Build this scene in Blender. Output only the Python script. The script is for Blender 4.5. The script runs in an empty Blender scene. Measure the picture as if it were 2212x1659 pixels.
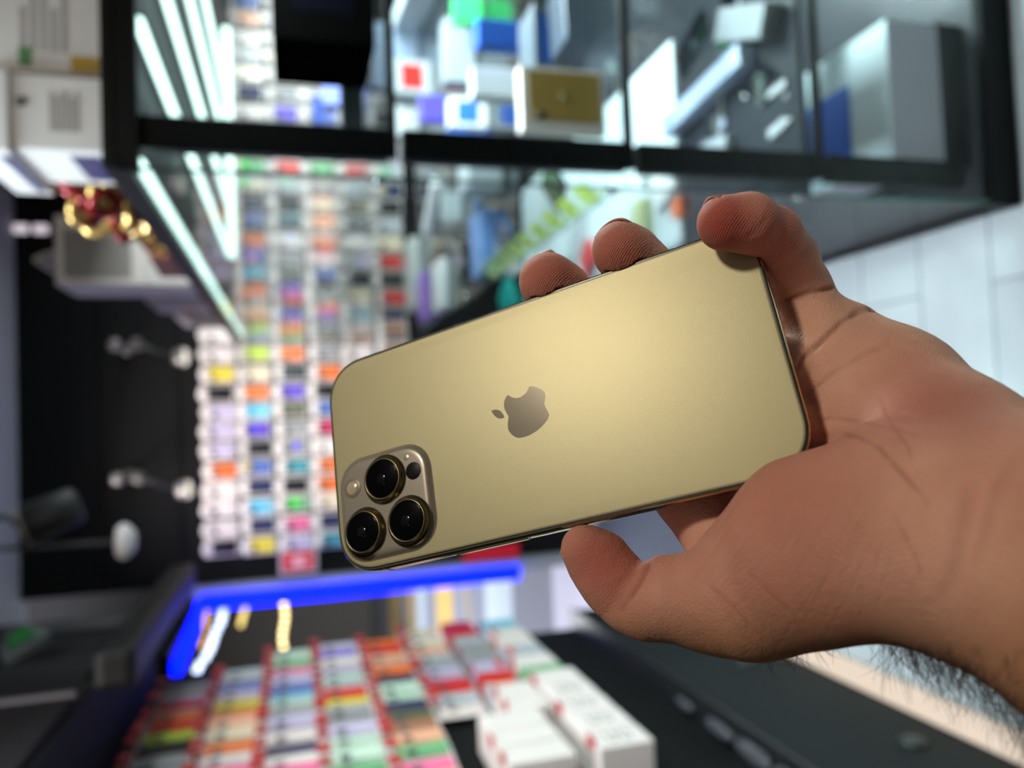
import bpy, bmesh, math, random
import numpy as np
from mathutils import Vector, Matrix, Euler

# ------------------------------------------------------------------ camera, world, exposure
FPX = 1700.0; CX, CY = 1106.0, 829.5          # focal length and centre in pixels of the 2212x1659 frame
CAM = np.array([0.0, 0.0, 1.5])
_Y = np.array([637 - CX, 914 - CY, FPX]); _Y /= np.linalg.norm(_Y)
_D = np.array([7200 - CX, 650 - CY, FPX]); _D -= _Y * (_D @ _Y); _D /= np.linalg.norm(_D)
_X = np.cross(_D, _Y)
RW = np.array([_X, _Y, -_D])                   # lens axes (x right, y down, z forward) -> room axes (Z up)
def c2w(p): return CAM + RW @ np.asarray(p, float)
def ray(px, py): return RW @ np.array([(px - CX) / FPX, (py - CY) / FPX, 1.0])
def on_y(px, py, Y): r = ray(px, py); return CAM + r * (Y / r[1])
def on_x(px, py, X): r = ray(px, py); return CAM + r * (X / r[0])
def on_z(px, py, Z): r = ray(px, py); return CAM + r * ((Z - CAM[2]) / r[2])

S = bpy.context.scene
COL = S.collection
cd = bpy.data.cameras.new('camera'); cam = bpy.data.objects.new('camera', cd); COL.objects.link(cam)
cd.sensor_fit = 'HORIZONTAL'; cd.sensor_width = 36.0; cd.lens = FPX / 2212 * 36.0
cd.clip_start = 0.01; cd.clip_end = 60
cd.dof.use_dof = True; cd.dof.focus_distance = 0.246; cd.dof.aperture_fstop = 6.6
M = Matrix.Identity(4)
for i, v in enumerate(([1, 0, 0], [0, -1, 0], [0, 0, -1])):
    w = RW @ np.array(v, float)
    for k in range(3): M[k][i] = w[k]
for k in range(3): M[k][3] = CAM[k]
cam.matrix_world = M
S.camera = cam
S.view_settings.view_transform = 'Standard'; S.view_settings.look = 'None'
S.view_settings.gamma = 1.0; S.view_settings.exposure = 0.0; S.view_settings.use_curve_mapping = False
S.cycles.use_denoising = True
S.cycles.max_bounces = 10; S.cycles.transparent_max_bounces = 24
S.cycles.caustics_reflective = False; S.cycles.caustics_refractive = False
S.cycles.sample_clamp_indirect = 4.0
wd = bpy.data.worlds.new('world'); S.world = wd; wd.use_nodes = True
bg = wd.node_tree.nodes['Background']; bg.inputs[0].default_value = (0.9, 0.93, 1.0, 1); bg.inputs[1].default_value = 0.13

def area_light(name, loc, target, size, power, color=(1, 1, 1), size_y=None, spread=None):
    ld = bpy.data.lights.new(name, 'AREA'); ld.energy = power; ld.color = color; ld.size = size
    if spread: ld.spread = math.radians(spread)
    if size_y: ld.shape = 'RECTANGLE'; ld.size_y = size_y
    o = bpy.data.objects.new(name, ld); COL.objects.link(o)
    o.location = loc; d = Vector(target) - Vector(loc)
    o.rotation_euler = d.to_track_quat('-Z', 'Y').to_euler()
    return o
KEY_DIR = RW @ np.array([-0.662, -0.511, -0.543])
HANDC = c2w([0.031, -0.0185, 0.2505])
_k = (2.62 - HANDC[2]) / KEY_DIR[2]
area_light('key_ceiling_lamp', tuple(HANDC + KEY_DIR * _k), tuple(HANDC), 0.17, 10.2, (1.0, 0.90, 0.74))
area_light('added_fill_light', (-1.1, -0.7, 2.6), tuple(HANDC), 0.9, 17, (1.0, 0.88, 0.78))  # unseen fill added to lift the hand and phone

# ------------------------------------------------------------------ helpers
def srgb(r, g, b):
    f = lambda c: ((c / 255) / 12.92) if c / 255 <= 0.04045 else (((c / 255) + 0.055) / 1.055) ** 2.4
    return (f(r), f(g), f(b), 1.0)
_mats = {}
def mat(name, rgb, rough=0.5, metal=0.0, **kw):
    if name in _mats: return _mats[name]
    m = bpy.data.materials.new(name); m.use_nodes = True
    b = m.node_tree.nodes['Principled BSDF']
    b.inputs['Base Color'].default_value = srgb(*rgb); b.inputs['Roughness'].default_value = rough
    b.inputs['Metallic'].default_value = metal
    for k, v in kw.items():
        b.inputs[k.replace('_', ' ')].default_value = v
    _mats[name] = m
    return m
def emis(name, rgb, strength):
    if name in _mats: return _mats[name]
    m = bpy.data.materials.new(name); m.use_nodes = True
    b = m.node_tree.nodes['Principled BSDF']
    b.inputs['Base Color'].default_value = (0.01, 0.01, 0.01, 1); b.inputs['Roughness'].default_value = 0.8; b.inputs['Specular IOR Level'].default_value = 0.05
    b.inputs['Emission Color'].default_value = srgb(*rgb); b.inputs['Emission Strength'].default_value = strength
    _mats[name] = m
    return m
def glass(name, tint=(0.95, 0.985, 0.975), refl=1.0, ior=1.35):
    if name in _mats: return _mats[name]
    m = bpy.data.materials.new(name); m.use_nodes = True; nt = m.node_tree; nt.nodes.clear()
    out = nt.nodes.new('ShaderNodeOutputMaterial'); mx = nt.nodes.new('ShaderNodeMixShader')
    tr = nt.nodes.new('ShaderNodeBsdfTransparent'); gl = nt.nodes.new('ShaderNodeBsdfGlossy')
    fr = nt.nodes.new('ShaderNodeFresnel'); fr.inputs[0].default_value = ior
    tr.inputs[0].default_value = (*tint, 1); gl.inputs['Roughness'].default_value = 0.02
    gl.inputs[0].default_value = (refl, refl, refl, 1)
    ge = nt.nodes.new('ShaderNodeNewGeometry'); iv = nt.nodes.new('ShaderNodeMix')     # the Fresnel node flips the index on back faces: flip it back
    iv.inputs[2].default_value = ior; iv.inputs[3].default_value = 1 / ior
    nt.links.new(ge.outputs['Backfacing'], iv.inputs[0]); nt.links.new(iv.outputs[0], fr.inputs[0])
    nt.links.new(fr.outputs[0], mx.inputs[0]); nt.links.new(tr.outputs[0], mx.inputs[1]); nt.links.new(gl.outputs[0], mx.inputs[2])
    nt.links.new(mx.outputs[0], out.inputs[0]); _mats[name] = m
    return m
def link(name, me, m=None, parent=None, smooth=False):
    if m is not None: me.materials.append(m)
    o = bpy.data.objects.new(name, me); COL.objects.link(o)
    if parent is not None: o.parent = parent
    if smooth:
        me.polygons.foreach_set('use_smooth', [True] * len(me.polygons))
    return o
def tag(o, label, cat, group=None, kind=None):
    if label: o['label'] = label
    if cat: o['category'] = cat
    if group: o['group'] = group
    if kind: o['kind'] = kind
    return o
def empty(name, loc, rot=(0, 0, 0)):
    o = bpy.data.objects.new(name, None); COL.objects.link(o); o.location = loc; o.rotation_euler = rot
    o.empty_display_size = 0.02
    return o
def copy_tree(o, parent=None):
    c = o.copy(); COL.objects.link(c); c.parent = parent
    for ch in list(o.children): copy_tree(ch, c)
    return c
def from_bm(name, bm):
    me = bpy.data.meshes.new(name); bm.to_mesh(me); bm.free(); return me
def bm_box(bm, lo, hi, bev=0.0, mi=0):
    lo = Vector(lo); hi = Vector(hi); c = (lo + hi) / 2; d = hi - lo
    r = bmesh.ops.create_cube(bm, size=1.0, matrix=Matrix.Translation(c) @ Matrix.Diagonal((*d, 1)))
    if bev > 0:
        es = list({e for v in r['verts'] for e in v.link_edges})
        bmesh.ops.bevel(bm, geom=es, offset=bev, segments=2, affect='EDGES', profile=0.5)
def box(name, lo, hi, m, parent=None, bev=0.0):
    bm = bmesh.new(); bm_box(bm, lo, hi, bev)
    return link(name, from_bm(name, bm), m, parent)
def bm_tube(bm, pts, r, seg=10, caps=True):
    rings = []
    pts = [Vector(p) for p in pts]
    n = len(pts); rr = r if isinstance(r, (list, tuple)) else [r] * n
    up = None
    for i, p in enumerate(pts):
        t = (pts[min(i + 1, n - 1)] - pts[max(i - 1, 0)]).normalized()
        if up is None: up = t.orthogonal().normalized()
        a = (up - t * up.dot(t)).normalized(); b = t.cross(a); up = a
        rings.append([bm.verts.new(p + (a * math.cos(2 * math.pi * k / seg) + b * math.sin(2 * math.pi * k / seg)) * rr[i]) for k in range(seg)])
    for i in range(n - 1):
        for k in range(seg):
            bm.faces.new((rings[i][k], rings[i][(k + 1) % seg], rings[i + 1][(k + 1) % seg], rings[i + 1][k]))
    if caps:
        bm.faces.new(rings[0][::-1]); bm.faces.new(rings[-1])
def tube(name, pts, r, m, parent=None, seg=10, smooth=True):
    bm = bmesh.new(); bm_tube(bm, pts, r, seg)
    return link(name, from_bm(name, bm), m, parent, smooth)
def bm_lathe(bm, prof, seg=48, M=Matrix.Identity(4)):
    rings = []
    for r, h in prof:
        if r <= 1e-7: rings.append([bm.verts.new(M @ Vector((0, 0, h)))])
        else: rings.append([bm.verts.new(M @ Vector((r * math.cos(2 * math.pi * k / seg), r * math.sin(2 * math.pi * k / seg), h))) for k in range(seg)])
    for a, b in zip(rings, rings[1:]):
        for k in range(seg):
            k2 = (k + 1) % seg
            if len(a) == 1 and len(b) == 1: continue
            if len(a) == 1: bm.faces.new((a[0], b[k2], b[k]))
            elif len(b) == 1: bm.faces.new((a[k], a[k2], b[0]))
            else: bm.faces.new((a[k], a[k2], b[k2], b[k]))
def lathe(name, prof, m, parent=None, seg=48, Mx=Matrix.Identity(4)):
    bm = bmesh.new(); bm_lathe(bm, prof, seg, Mx)
    bmesh.ops.recalc_face_normals(bm, faces=bm.faces)
    o = link(name, from_bm(name, bm), m, parent, True)
    return o
# ------------------------------------------------------------------ the phone
PO = np.array([-0.07037854, -0.00568981, 0.2976207])
PU = np.array([0.88468219, -0.27351068, -0.36957293]); PU /= np.linalg.norm(PU)
PV = np.array([0.12979982, 0.93727876, -0.33260102]); PV -= PU * (PU @ PV); PV /= np.linalg.norm(PV)
PN = np.cross(PU, PV)                         # points away from the lens
PL, PW, PT = 0.1608, 0.0781, 0.0078
def plane_at(px, py, off=0.0):                # lens-space point on the phone's back (off towards the lens)
    r = np.array([(px - CX) / FPX, (py - CY) / FPX, 1.0])
    return r * ((PN @ (PO - PN * off)) / (PN @ r))
def uv(px, py, off=0.0):
    d = plane_at(px, py, off) - PO
    return (d @ PU, d @ PV)
phone = empty('smartphone', (0, 0, 0))
tag(phone, 'gold smartphone held up in the hand, matte back with three lenses facing the camera', 'smartphone')
# local x = PU, y = PV, z = away from the lens (PN); the origin is the corner at the back
_pm = Matrix.Identity(4)
_po = c2w(PO)
for i, v in enumerate((PU, PV, PN)):
    w = RW @ v
    for k in range(3): _pm[k][i] = w[k]
for k in range(3): _pm[k][3] = _po[k]
phone.matrix_world = _pm
def rrect(x0, y0, x1, y1, r, n=14, e=2.25):
    pts = []
    for cx, cy, a0 in ((x1 - r, y1 - r, 0), (x0 + r, y1 - r, 90), (x0 + r, y0 + r, 180), (x1 - r, y0 + r, 270)):
        for i in range(n + 1):
            a = math.radians(a0 + 90 * i / n); c, s = math.cos(a), math.sin(a)
            pts.append((cx + r * math.copysign(abs(c) ** (2 / e), c), cy + r * math.copysign(abs(s) ** (2 / e), s)))
    return pts
def loft(bm, rings, cap0=True, cap1=True):
    rs = [[bm.verts.new(p) for p in ring] for ring in rings]
    for a, b in zip(rs, rs[1:]):
        n = len(a)
        for k in range(n): bm.faces.new((a[k], a[(k + 1) % n], b[(k + 1) % n], b[k]))
    if cap0: bm.faces.new(rs[0][::-1])
    if cap1: bm.faces.new(rs[-1])
def slab(name, prof, r, m, parent, x0=0, y0=0, x1=PL, y1=PW, n=14, sharp=True):
    """prof: (inset, z) pairs"""
    bm = bmesh.new()
    loft(bm, [[(x, y, z) for x, y in rrect(x0 + i, y0 + i, x1 - i, y1 - i, max(r - i, 0.0004), n)] for i, z in prof])
    bmesh.ops.recalc_face_normals(bm, faces=bm.faces)
    o = link(name, from_bm(name, bm), m, parent, True)
    es = o.data.edges; vs = o.data.vertices
    o.data.set_sharp_from_angle(angle=math.radians(40))
    return o
PR = 0.0158
gold = mat('phone_gold_steel', (205, 182, 135), 0.10, 1.0)
frost = bpy.data.materials.new('phone_frosted_gold_glass'); frost.use_nodes = True
nt = frost.node_tree; b = nt.nodes['Principled BSDF']
b.inputs['Base Color'].default_value = srgb(194, 183, 141); b.inputs['Metallic'].default_value = 0.31
b.inputs['Roughness'].default_value = 0.41
b.inputs['Coat Weight'].default_value = 0.0
nz = nt.nodes.new('ShaderNodeTexNoise'); nz.inputs['Scale'].default_value = 5200; nz.inputs['Detail'].default_value = 2
tc = nt.nodes.new('ShaderNodeTexCoord'); nt.links.new(tc.outputs['Object'], nz.inputs[0])
bp = nt.nodes.new('ShaderNodeBump'); bp.inputs['Strength'].default_value = 0.12; bp.inputs['Distance'].default_value = 0.0002
nt.links.new(nz.outputs[0], bp.inputs['Height']); nt.links.new(bp.outputs[0], b.inputs['Normal'])
slab('frame', [(0.0009, 0.0002), (0.0004, 0.00035), (0.00008, 0.0009), (0, 0.0017), (0, 0.0061), (0.00008, 0.0069), (0.0004, 0.0074), (0.0009, 0.00765)], PR, gold, phone)
slab('back_glass', [(0.00125, 0.0006), (0.00125, 0.00004), (0.00145, -0.00006), (0.0019, -0.0001)], PR, frost, phone)
blk = mat('phone_black', (10, 10, 11), 0.25)
slab('gasket', [(0.00085, 0.0005), (0.00085, 0.00015)], PR, blk, phone)
slab('screen_glass', [(0.0009, 0.0074), (0.0010, 0.0078), (0.0018, 0.0081)], PR, mat('screen_black', (6, 6, 8), 0.05, Coat_Weight=1.0), phone)
# antenna bands across the steel frame
band = mat('antenna_band', (120, 104, 80), 0.5)
for (x0, y0, x1, y1) in ((PL - 0.0004, 0.0175, PL + 0.00003, 0.0187), (PL - 0.0178, PW - 0.0004, PL - 0.0166, PW + 0.00003), (0.0166, PW - 0.0004, 0.0178, PW + 0.00003),
                         (-0.00003, PW - 0.0187, 0.0004, PW - 0.0175), (-0.00003, 0.0175, 0.0004, 0.0187), (PL - 0.0178, -0.00003, PL - 0.0166, 0.0004), (0.0166, -0.00003, 0.0178, 0.0004)):
    box('antenna_band', (x0, y0, 0.0010), (x1, y1, 0.0068), band, phone)
# buttons
ub0 = uv(975, 1197)[0]; ub1 = ub0 + 0.0265
box('power_button', (ub0, PW - 0.0006, 0.0024), (ub1, PW + 0.0005, 0.0054), gold, phone, 0.0004)
for a, e in ((0.033, 0.0385), (0.046, 0.0565), (0.0605, 0.071)):
    box('ring_switch' if a < 0.04 else 'volume_button', (a, -0.0005, 0.0024), (e, 0.0006, 0.0054), gold, phone, 0.0004)
# camera plateau: the sloped glass border, then a flat glossy top
plat = bpy.data.materials.new('camera_plateau_glass'); plat.use_nodes = True; b = plat.node_tree.nodes['Principled BSDF']
b.inputs['Base Color'].default_value = srgb(166, 154, 138); b.inputs['Metallic'].default_value = 0.3; b.inputs['Roughness'].default_value = 0.32
b.inputs['Coat Weight'].default_value = 0.6; b.inputs['Coat Roughness'].default_value = 0.06
H1 = 0.0017
def fit(px, py, off): return uv(px, py, off)
u0, v0, u1, v1 = 0.0032, PW - 0.0038 - 0.0357, 0.0032 + 0.0370, PW - 0.0038
slab('camera_plateau', [(-0.0010, 0.0), (-0.0006, -0.0001), (-0.0001, -0.0005), (0.0004, -0.0011), (0.0009, -0.0015), (0.0016, -H1), (0.0026, -H1 - 0.00005)], 0.0105, plat, phone, u0, v0, u1, v1)
lensring = mat('lens_gold_ring', (128, 113, 84), 0.30, 1.0)
lensglass = mat('lens_black_glass', (3, 3, 4), 0.05, Specular_IOR_Level=0.12)
lensin = mat('lens_inner', (14, 14, 16), 0.35)
def lens(px, py, rr):
    c = uv(px, py, H1 + 0.0021)
    T = Matrix.Translation((c[0], c[1], -H1)) @ Matrix.Rotation(math.pi, 4, 'X')
    o = lathe('camera_lens', [(rr + 0.0012, 0.0), (rr + 0.0007, 0.0002), (rr + 0.00025, 0.0006), (rr + 0.0001, 0.0012), (rr, 0.0016), (rr - 0.00015, 0.0018), (rr - 0.0003, 0.0018), (rr - 0.0004, 0.0020), (rr - 0.0009, 0.0021), (rr - 0.0010, 0.0019), (rr - 0.0010, 0.0)], lensring, phone, 72, T)
    lathe('bezel', [(rr - 0.0010, 0.0019), (rr - 0.0016, 0.0017), (rr - 0.0023, 0.0006), (rr - 0.0023, 0.0001)], lensin, o, 64, T)
    lathe('cover_glass', [(rr - 0.00095, 0.0014), (rr - 0.00095, 0.00185), (rr - 0.0013, 0.00195), (0.0, 0.0020)], lensglass, o, 64, T)
    g = lathe('front_element', [(0.0021, 0.00195), (0.0018, 0.00215), (0.0012, 0.00228), (0.0, 0.00235)], mat('lens_coating', (6, 6, 9), 0.03, Specular_IOR_Level=0.35), o, 40, T)
    return c
LR = 0.0076
lens(824, 1034, LR); lens(877, 1124, LR); lens(782, 1149, LR)
def disc(name, px, py, r, m, h=0.00012, off=H1):
    c = uv(px, py, off)
    T = Matrix.Translation((c[0], c[1], -off)) @ Matrix.Rotation(math.pi, 4, 'X')
    return lathe(name, [(r, 0.0), (r, h * 0.7), (r * 0.93, h), (0, h)], m, phone, 48, T)
disc('flash', 762, 1055, 0.0034, mat('flash_ring', (160, 146, 122), 0.25, 0.3), 0.0002)
disc('flash_lens', 762, 1055, 0.0024, mat('flash_lens', (205, 190, 155), 0.2, 0.0, Coat_Weight=1.0), 0.0004)
disc('depth_sensor', 893, 1017, 0.0030, mat('sensor_dark', (20, 14, 14), 0.35, 0, Specular_IOR_Level=0.15), 0.0002)
disc('microphone_hole', 878, 988, 0.0010, mat('mic_hole', (190, 178, 150), 0.3, 0.6), 0.0001)
# emblem inlay
def inlay(name, zpts):
    bm = bmesh.new()
    P = [uv(1000 + x * 260 / 1961, 780 + y * 260 / 1961) for x, y in zpts]
    # smooth by Catmull-Rom between the traced points
    n = len(P); Q = []
    corners = {0, 32} if n > 20 else {0, 6}
    for i in range(n):
        p0, p1, p2, p3 = P[i - 1], P[i], P[(i + 1) % n], P[(i + 2) % n]
        if i in corners: p0 = p1
        if (i + 1) % n in corners: p3 = p2
        for s in range(4):
            t = s / 4
            Q.append(tuple(0.5 * ((2 * p1[k]) + (-p0[k] + p2[k]) * t + (2 * p0[k] - 5 * p1[k] + 4 * p2[k] - p3[k]) * t * t + (-p0[k] + 3 * p1[k] - 3 * p2[k] + p3[k]) * t ** 3) for k in range(2)))
    a = [bm.verts.new((x, y, -0.00005)) for x, y in Q]; b_ = [bm.verts.new((x, y, -0.000125)) for x, y in Q]
    for k in range(len(Q)): bm.faces.new((a[k], a[(k + 1) % len(Q)], b_[(k + 1) % len(Q)], b_[k]))
    bm.faces.new(b_)
    bmesh.ops.recalc_face_normals(bm, faces=bm.faces)
    f = [f for f in bm.faces if len(f.verts) > 4][0]
    if f.normal.z > 0:
        for ff in bm.faces: ff.normal_flip()
    bmesh.ops.triangulate(bm, faces=[f for f in bm.faces if len(f.verts) > 4])
    return link(name, from_bm(name, bm), mat('emblem_polished', (140, 131, 115), 0.10, 1.0), phone)
emb = inlay('emblem', [(1080,412),(1160,418),(1240,440),(1300,475),(1335,520),(1345,580),(1335,640),(1330,700),(1345,750),(1380,810),(1403,870),(1400,910),(1375,960),(1330,1020),(1270,1085),(1200,1140),(1120,1190),(1030,1230),(950,1248),(880,1245),(820,1215),(770,1165),(740,1110),(733,1040),(738,970),(745,905),(720,860),(690,805),(675,750),(672,690),(685,630),(708,585),(730,550),(770,575),(820,597),(870,603),(930,592),(990,555),(1035,510),(1065,455)])
inlay('emblem', [(470,808),(520,792),(565,795),(610,815),(645,850),(668,890),(677,920),(640,935),(590,935),(545,915),(500,870),(478,835)])
# ------------------------------------------------------------------ the hand: one continuous surface
def P3(px, py, z): return np.array([(px - CX) / FPX * z, (py - CY) / FPX * z, z])
def behind(px, py, r_px, gap=0.0):            # centre of a finger lying on the screen side of the phone
    z = 0.26; c = None
    for _ in range(4):
        r = r_px * z / FPX; c = plane_at(px, py, -(PT + r + gap)); z = c[2]
    return c, r_px * z / FPX
def chain(spec):
    out = []
    for s in spec:
        if s[2] is None: c, r = behind(s[0], s[1], s[3], s[4] if len(s) > 4 else 0.0)
        else: c = P3(s[0], s[1], s[2]); r = s[3] * s[2] / FPX
        out.append((c, r))
    return out
def sm(a, b, k):
    h = np.maximum(k - np.abs(a - b), 0.0) / k
    return np.minimum(a, b) - h * h * k * 0.25
def cone(p, a, ra, b, rb, flat=None):
    pa = p - a; ba = b - a
    if flat is not None:
        d, s = flat
        pa = pa + d * ((pa @ d)[..., None] * (1 / s - 1)); ba = ba + d * (ba @ d) * (1 / s - 1)
    t = np.clip((pa @ ba) / max(ba @ ba, 1e-12), 0, 1)
    q = pa - t[..., None] * ba
    return np.sqrt((q * q).sum(-1)) - (ra + (rb - ra) * t)
PALMD = np.array([0.10, 0.05, 1.0]); PALMD /= np.linalg.norm(PALMD)
FORE = np.array([-0.25, 0.15, 1.0]); FORE /= np.linalg.norm(FORE)

# (px, py, depth, radius px); depth None = on the screen side of the phone
pinky = chain([(1566, 482, .2310, 60), (1618, 482, .2320, 62), (1668, 508, .2375, 60), (1703, 560, .2440, 60), (1728, 622, .2490, 62), (1762, 700, .2480, 72), (1810, 790, .2390, 92)])
ring = chain([(1342, 541, .2590, 63), (1362, 556, .2620, 64), (1398, 590, .2640, 62), (1455, 650, None, 60), (1560, 735, None, 62), (1690, 800, None, 66), (1790, 850, .2400, 80)])
middle = chain([(1184, 608, .2710, 63), (1210, 632, .2740, 64), (1262, 690, None, 62), (1400, 820, None, 62), (1560, 900, None, 66), (1700, 930, None, 72), (1800, 950, .2400, 90)])
index = chain([(1150, 800, None, 48), (1190, 830, None, 52), (1290, 900, None, 58), (1400, 960, None, 66), (1490, 1062, .2520, 78), (1585, 1190, .2380, 88), (1700, 1230, .2300, 110)])
thumb_tip = chain([(1262, 1184, .2385, 50), (1292, 1212, .2385, 66), (1330, 1262, .2350, 70), (1352, 1308, .2320, 56)])
thumb_mid = chain([(1392, 1312, .2290, 70), (1450, 1292, .2270, 84), (1530, 1302, .2240, 92), (1600, 1302, .2200, 112)])
palm = {
 'hyp': chain([(1818, 752, .2450, 104), (1925, 860, .2320, 150), (2050, 1000, .2120, 188), (2190, 1130, .1980, 196)]),
 'm4': chain([(1760, 850, .2510, 100), (1880, 950, .2370, 130), (2050, 1080, .2150, 180)]),
 'm3': chain([(1740, 960, .2500, 100), (1860, 1020, .2370, 130), (2060, 1120, .2150, 180)]),
 'm2': chain([(1620, 1120, .2440, 90), (1760, 1110, .2360, 120), (1980, 1170, .2180, 180)]),
 'then': chain([(1560, 1300, .2240, 96), (1640, 1262, .2180, 150), (1760, 1200, .2080, 186), (1880, 1172, .2010, 188), (2010, 1165, .1960, 216)]),
 'then2': chain([(1730, 1105, .2190, 110), (1850, 1120, .2080, 150)]),
}
arm = chain([(2060, 1130, .2000, 230), (2150, 1165, .1920, 240), (2260, 1205, .1830, 268), (2420, 1275, .1750, 330), (2750, 1460, .165, 400), (3300, 1820, .150, 560), (4200, 2300, .135, 700)])
BOXC = PO + PU * PL / 2 + PV * PW / 2 + PN * PT / 2
def phone_sdf(p):
    q = p - BOXC
    x = np.abs(q @ PU) - (PL / 2 - PR); y = np.abs(q @ PV) - (PW / 2 - PR); z = np.abs(q @ PN) - PT / 2
    e = np.sqrt(np.maximum(x, 0) ** 2 + np.maximum(y, 0) ** 2) + np.minimum(np.maximum(x, y), 0) - PR
    return np.sqrt(np.maximum(e, 0) ** 2 + np.maximum(z, 0) ** 2) + np.minimum(np.maximum(e, z), 0)
def seq(p, ch, k, flat=None):
    d = None
    for (a, ra), (b_, rb) in zip(ch, ch[1:]):
        e = cone(p, a, ra, b_, rb, flat)
        d = e if d is None else sm(d, e, k)
    return d
def crease3(pts, z): return [P3(x, y, z) for x, y in pts]
def hand_sdf(p):
    f = (PALMD, 0.72)
    d = seq(p, palm['hyp'], .006, f)
    for n_ in ('m4', 'm3', 'm2'): d = sm(d, seq(p, palm[n_], .006, f), .012)
    th = sm(seq(p, palm['then'], .006, (PALMD, 0.80)), seq(p, palm['then2'], .006, (PALMD, 0.75)), .012)
    d = sm(d, th, .010)
    d = sm(d, seq(p, arm, .010, (FORE, 0.70)), .014)
    d = sm(d, seq(p, index, .003), .004)
    d = sm(d, seq(p, middle, .003), .004)
    d = sm(d, seq(p, ring, .003), .004)
    d = sm(d, seq(p, pinky, .0025), .003)
    t = sm(seq(p, thumb_tip, .003), seq(p, thumb_mid, .005), .0022)
    d = sm(d, t, .006)
    return np.maximum(d, -(phone_sdf(p) - 0.0001))

def surface_nets(fn, lo, hi, h, blk=16):
    lo = np.array(lo); n = np.ceil((np.array(hi) - lo) / h / blk).astype(int) * blk + 1
    F = np.full(n, 1.0, np.float32)
    R = h * blk * 0.5 * 1.7320508
    ax = [np.arange(blk + 1) * h for _ in range(3)]
    G = np.stack(np.meshgrid(*ax, indexing='ij'), -1)
    nb = (n - 1) // blk
    I = np.stack(np.meshgrid(*[np.arange(k) for k in nb], indexing='ij'), -1).reshape(-1, 3)
    C = lo + (I * blk + blk / 2) * h
    v = fn(C)
    act = np.abs(v) < R * 1.9 + 0.004
    for (i, j, k), vv, a_ in zip(I, v, act):
        s = (slice(i * blk, i * blk + blk + 1), slice(j * blk, j * blk + blk + 1), slice(k * blk, k * blk + blk + 1))
        if not a_:
            if vv < 0: F[s] = -1.0
            continue
    for (i, j, k), a_ in zip(I, act):
        if a_:
            s = (slice(i * blk, i * blk + blk + 1), slice(j * blk, j * blk + blk + 1), slice(k * blk, k * blk + blk + 1))
            F[s] = fn(G + (lo + np.array([i, j, k]) * blk * h))
    ins = F < 0
    m = [k - 1 for k in n]
    cnt = np.zeros(m, np.int8); acc = np.zeros((*m, 3), np.float32)
    def sub(A, o): return A[o[0]:o[0] + m[0], o[1]:o[1] + m[1], o[2]:o[2] + m[2]]
    for axis in range(3):
        for u in (0, 1):
            for w in (0, 1):
                o = [0, 0, 0]; oth = [q for q in range(3) if q != axis]; o[oth[0]] = u; o[oth[1]] = w
                o2 = list(o); o2[axis] = 1
                a_ = sub(F, o); b_ = sub(F, o2); c = (a_ < 0) != (b_ < 0)
                t = np.where(c, a_ / np.where(c, a_ - b_, 1), 0)
                cnt += c
                for q in range(3):
                    acc[..., q] += np.where(c, (t if q == axis else o[q]), 0)
    V = cnt > 0
    idx = np.full(m, -1, np.int64); ids = np.argwhere(V); idx[V] = np.arange(len(ids))
    verts = lo + (ids + acc[V] / cnt[V][:, None]) * h
    quads = []
    for axis in range(3):
        a_ = [slice(1, -1)] * 3; a_[axis] = slice(0, -1)
        b_ = [slice(1, -1)] * 3; b_[axis] = slice(1, None)
        A = ins[tuple(a_)]; B = ins[tuple(b_)]
        E = np.argwhere(A != B); base = E.copy()
        for q in range(3):
            if q != axis: base[:, q] += 1
        u, w = [q for q in range(3) if q != axis]
        def id_(du, dw):
            c = base.copy(); c[:, u] -= du; c[:, w] -= dw
            return idx[c[:, 0], c[:, 1], c[:, 2]]
        Q = np.stack([id_(1, 1), id_(0, 1), id_(0, 0), id_(1, 0)], 1)
        fl = A[E[:, 0], E[:, 1], E[:, 2]]
        if axis == 1: fl = ~fl
        Q[~fl] = Q[~fl][:, ::-1]
        quads.append(Q)
    return verts, np.concatenate(quads)

HV, HQ = surface_nets(hand_sdf, (-0.005, -0.075, 0.10), (0.265, 0.235, 0.305), 0.0010)
# relax a little, then pull back on the surface
def normals_of(p, e=4e-4):
    g = np.stack([hand_sdf(p + np.eye(3)[q] * e) - hand_sdf(p - np.eye(3)[q] * e) for q in range(3)], -1)
    return g / np.maximum(np.linalg.norm(g, axis=1, keepdims=True), 1e-9)
for _ in range(2):
    s = np.zeros_like(HV); c = np.zeros(len(HV))
    for a_, b_ in ((0, 1), (1, 2), (2, 3), (3, 0)):
        np.add.at(s, HQ[:, a_], HV[HQ[:, b_]]); np.add.at(c, HQ[:, a_], 1)
        np.add.at(s, HQ[:, b_], HV[HQ[:, a_]]); np.add.at(c, HQ[:, b_], 1)
    HV = HV * 0.4 + 0.6 * s / c[:, None]
    n_ = normals_of(HV); HV = HV - n_ * np.clip(hand_sdf(HV), -5e-4, 5e-4)[:, None]
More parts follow.
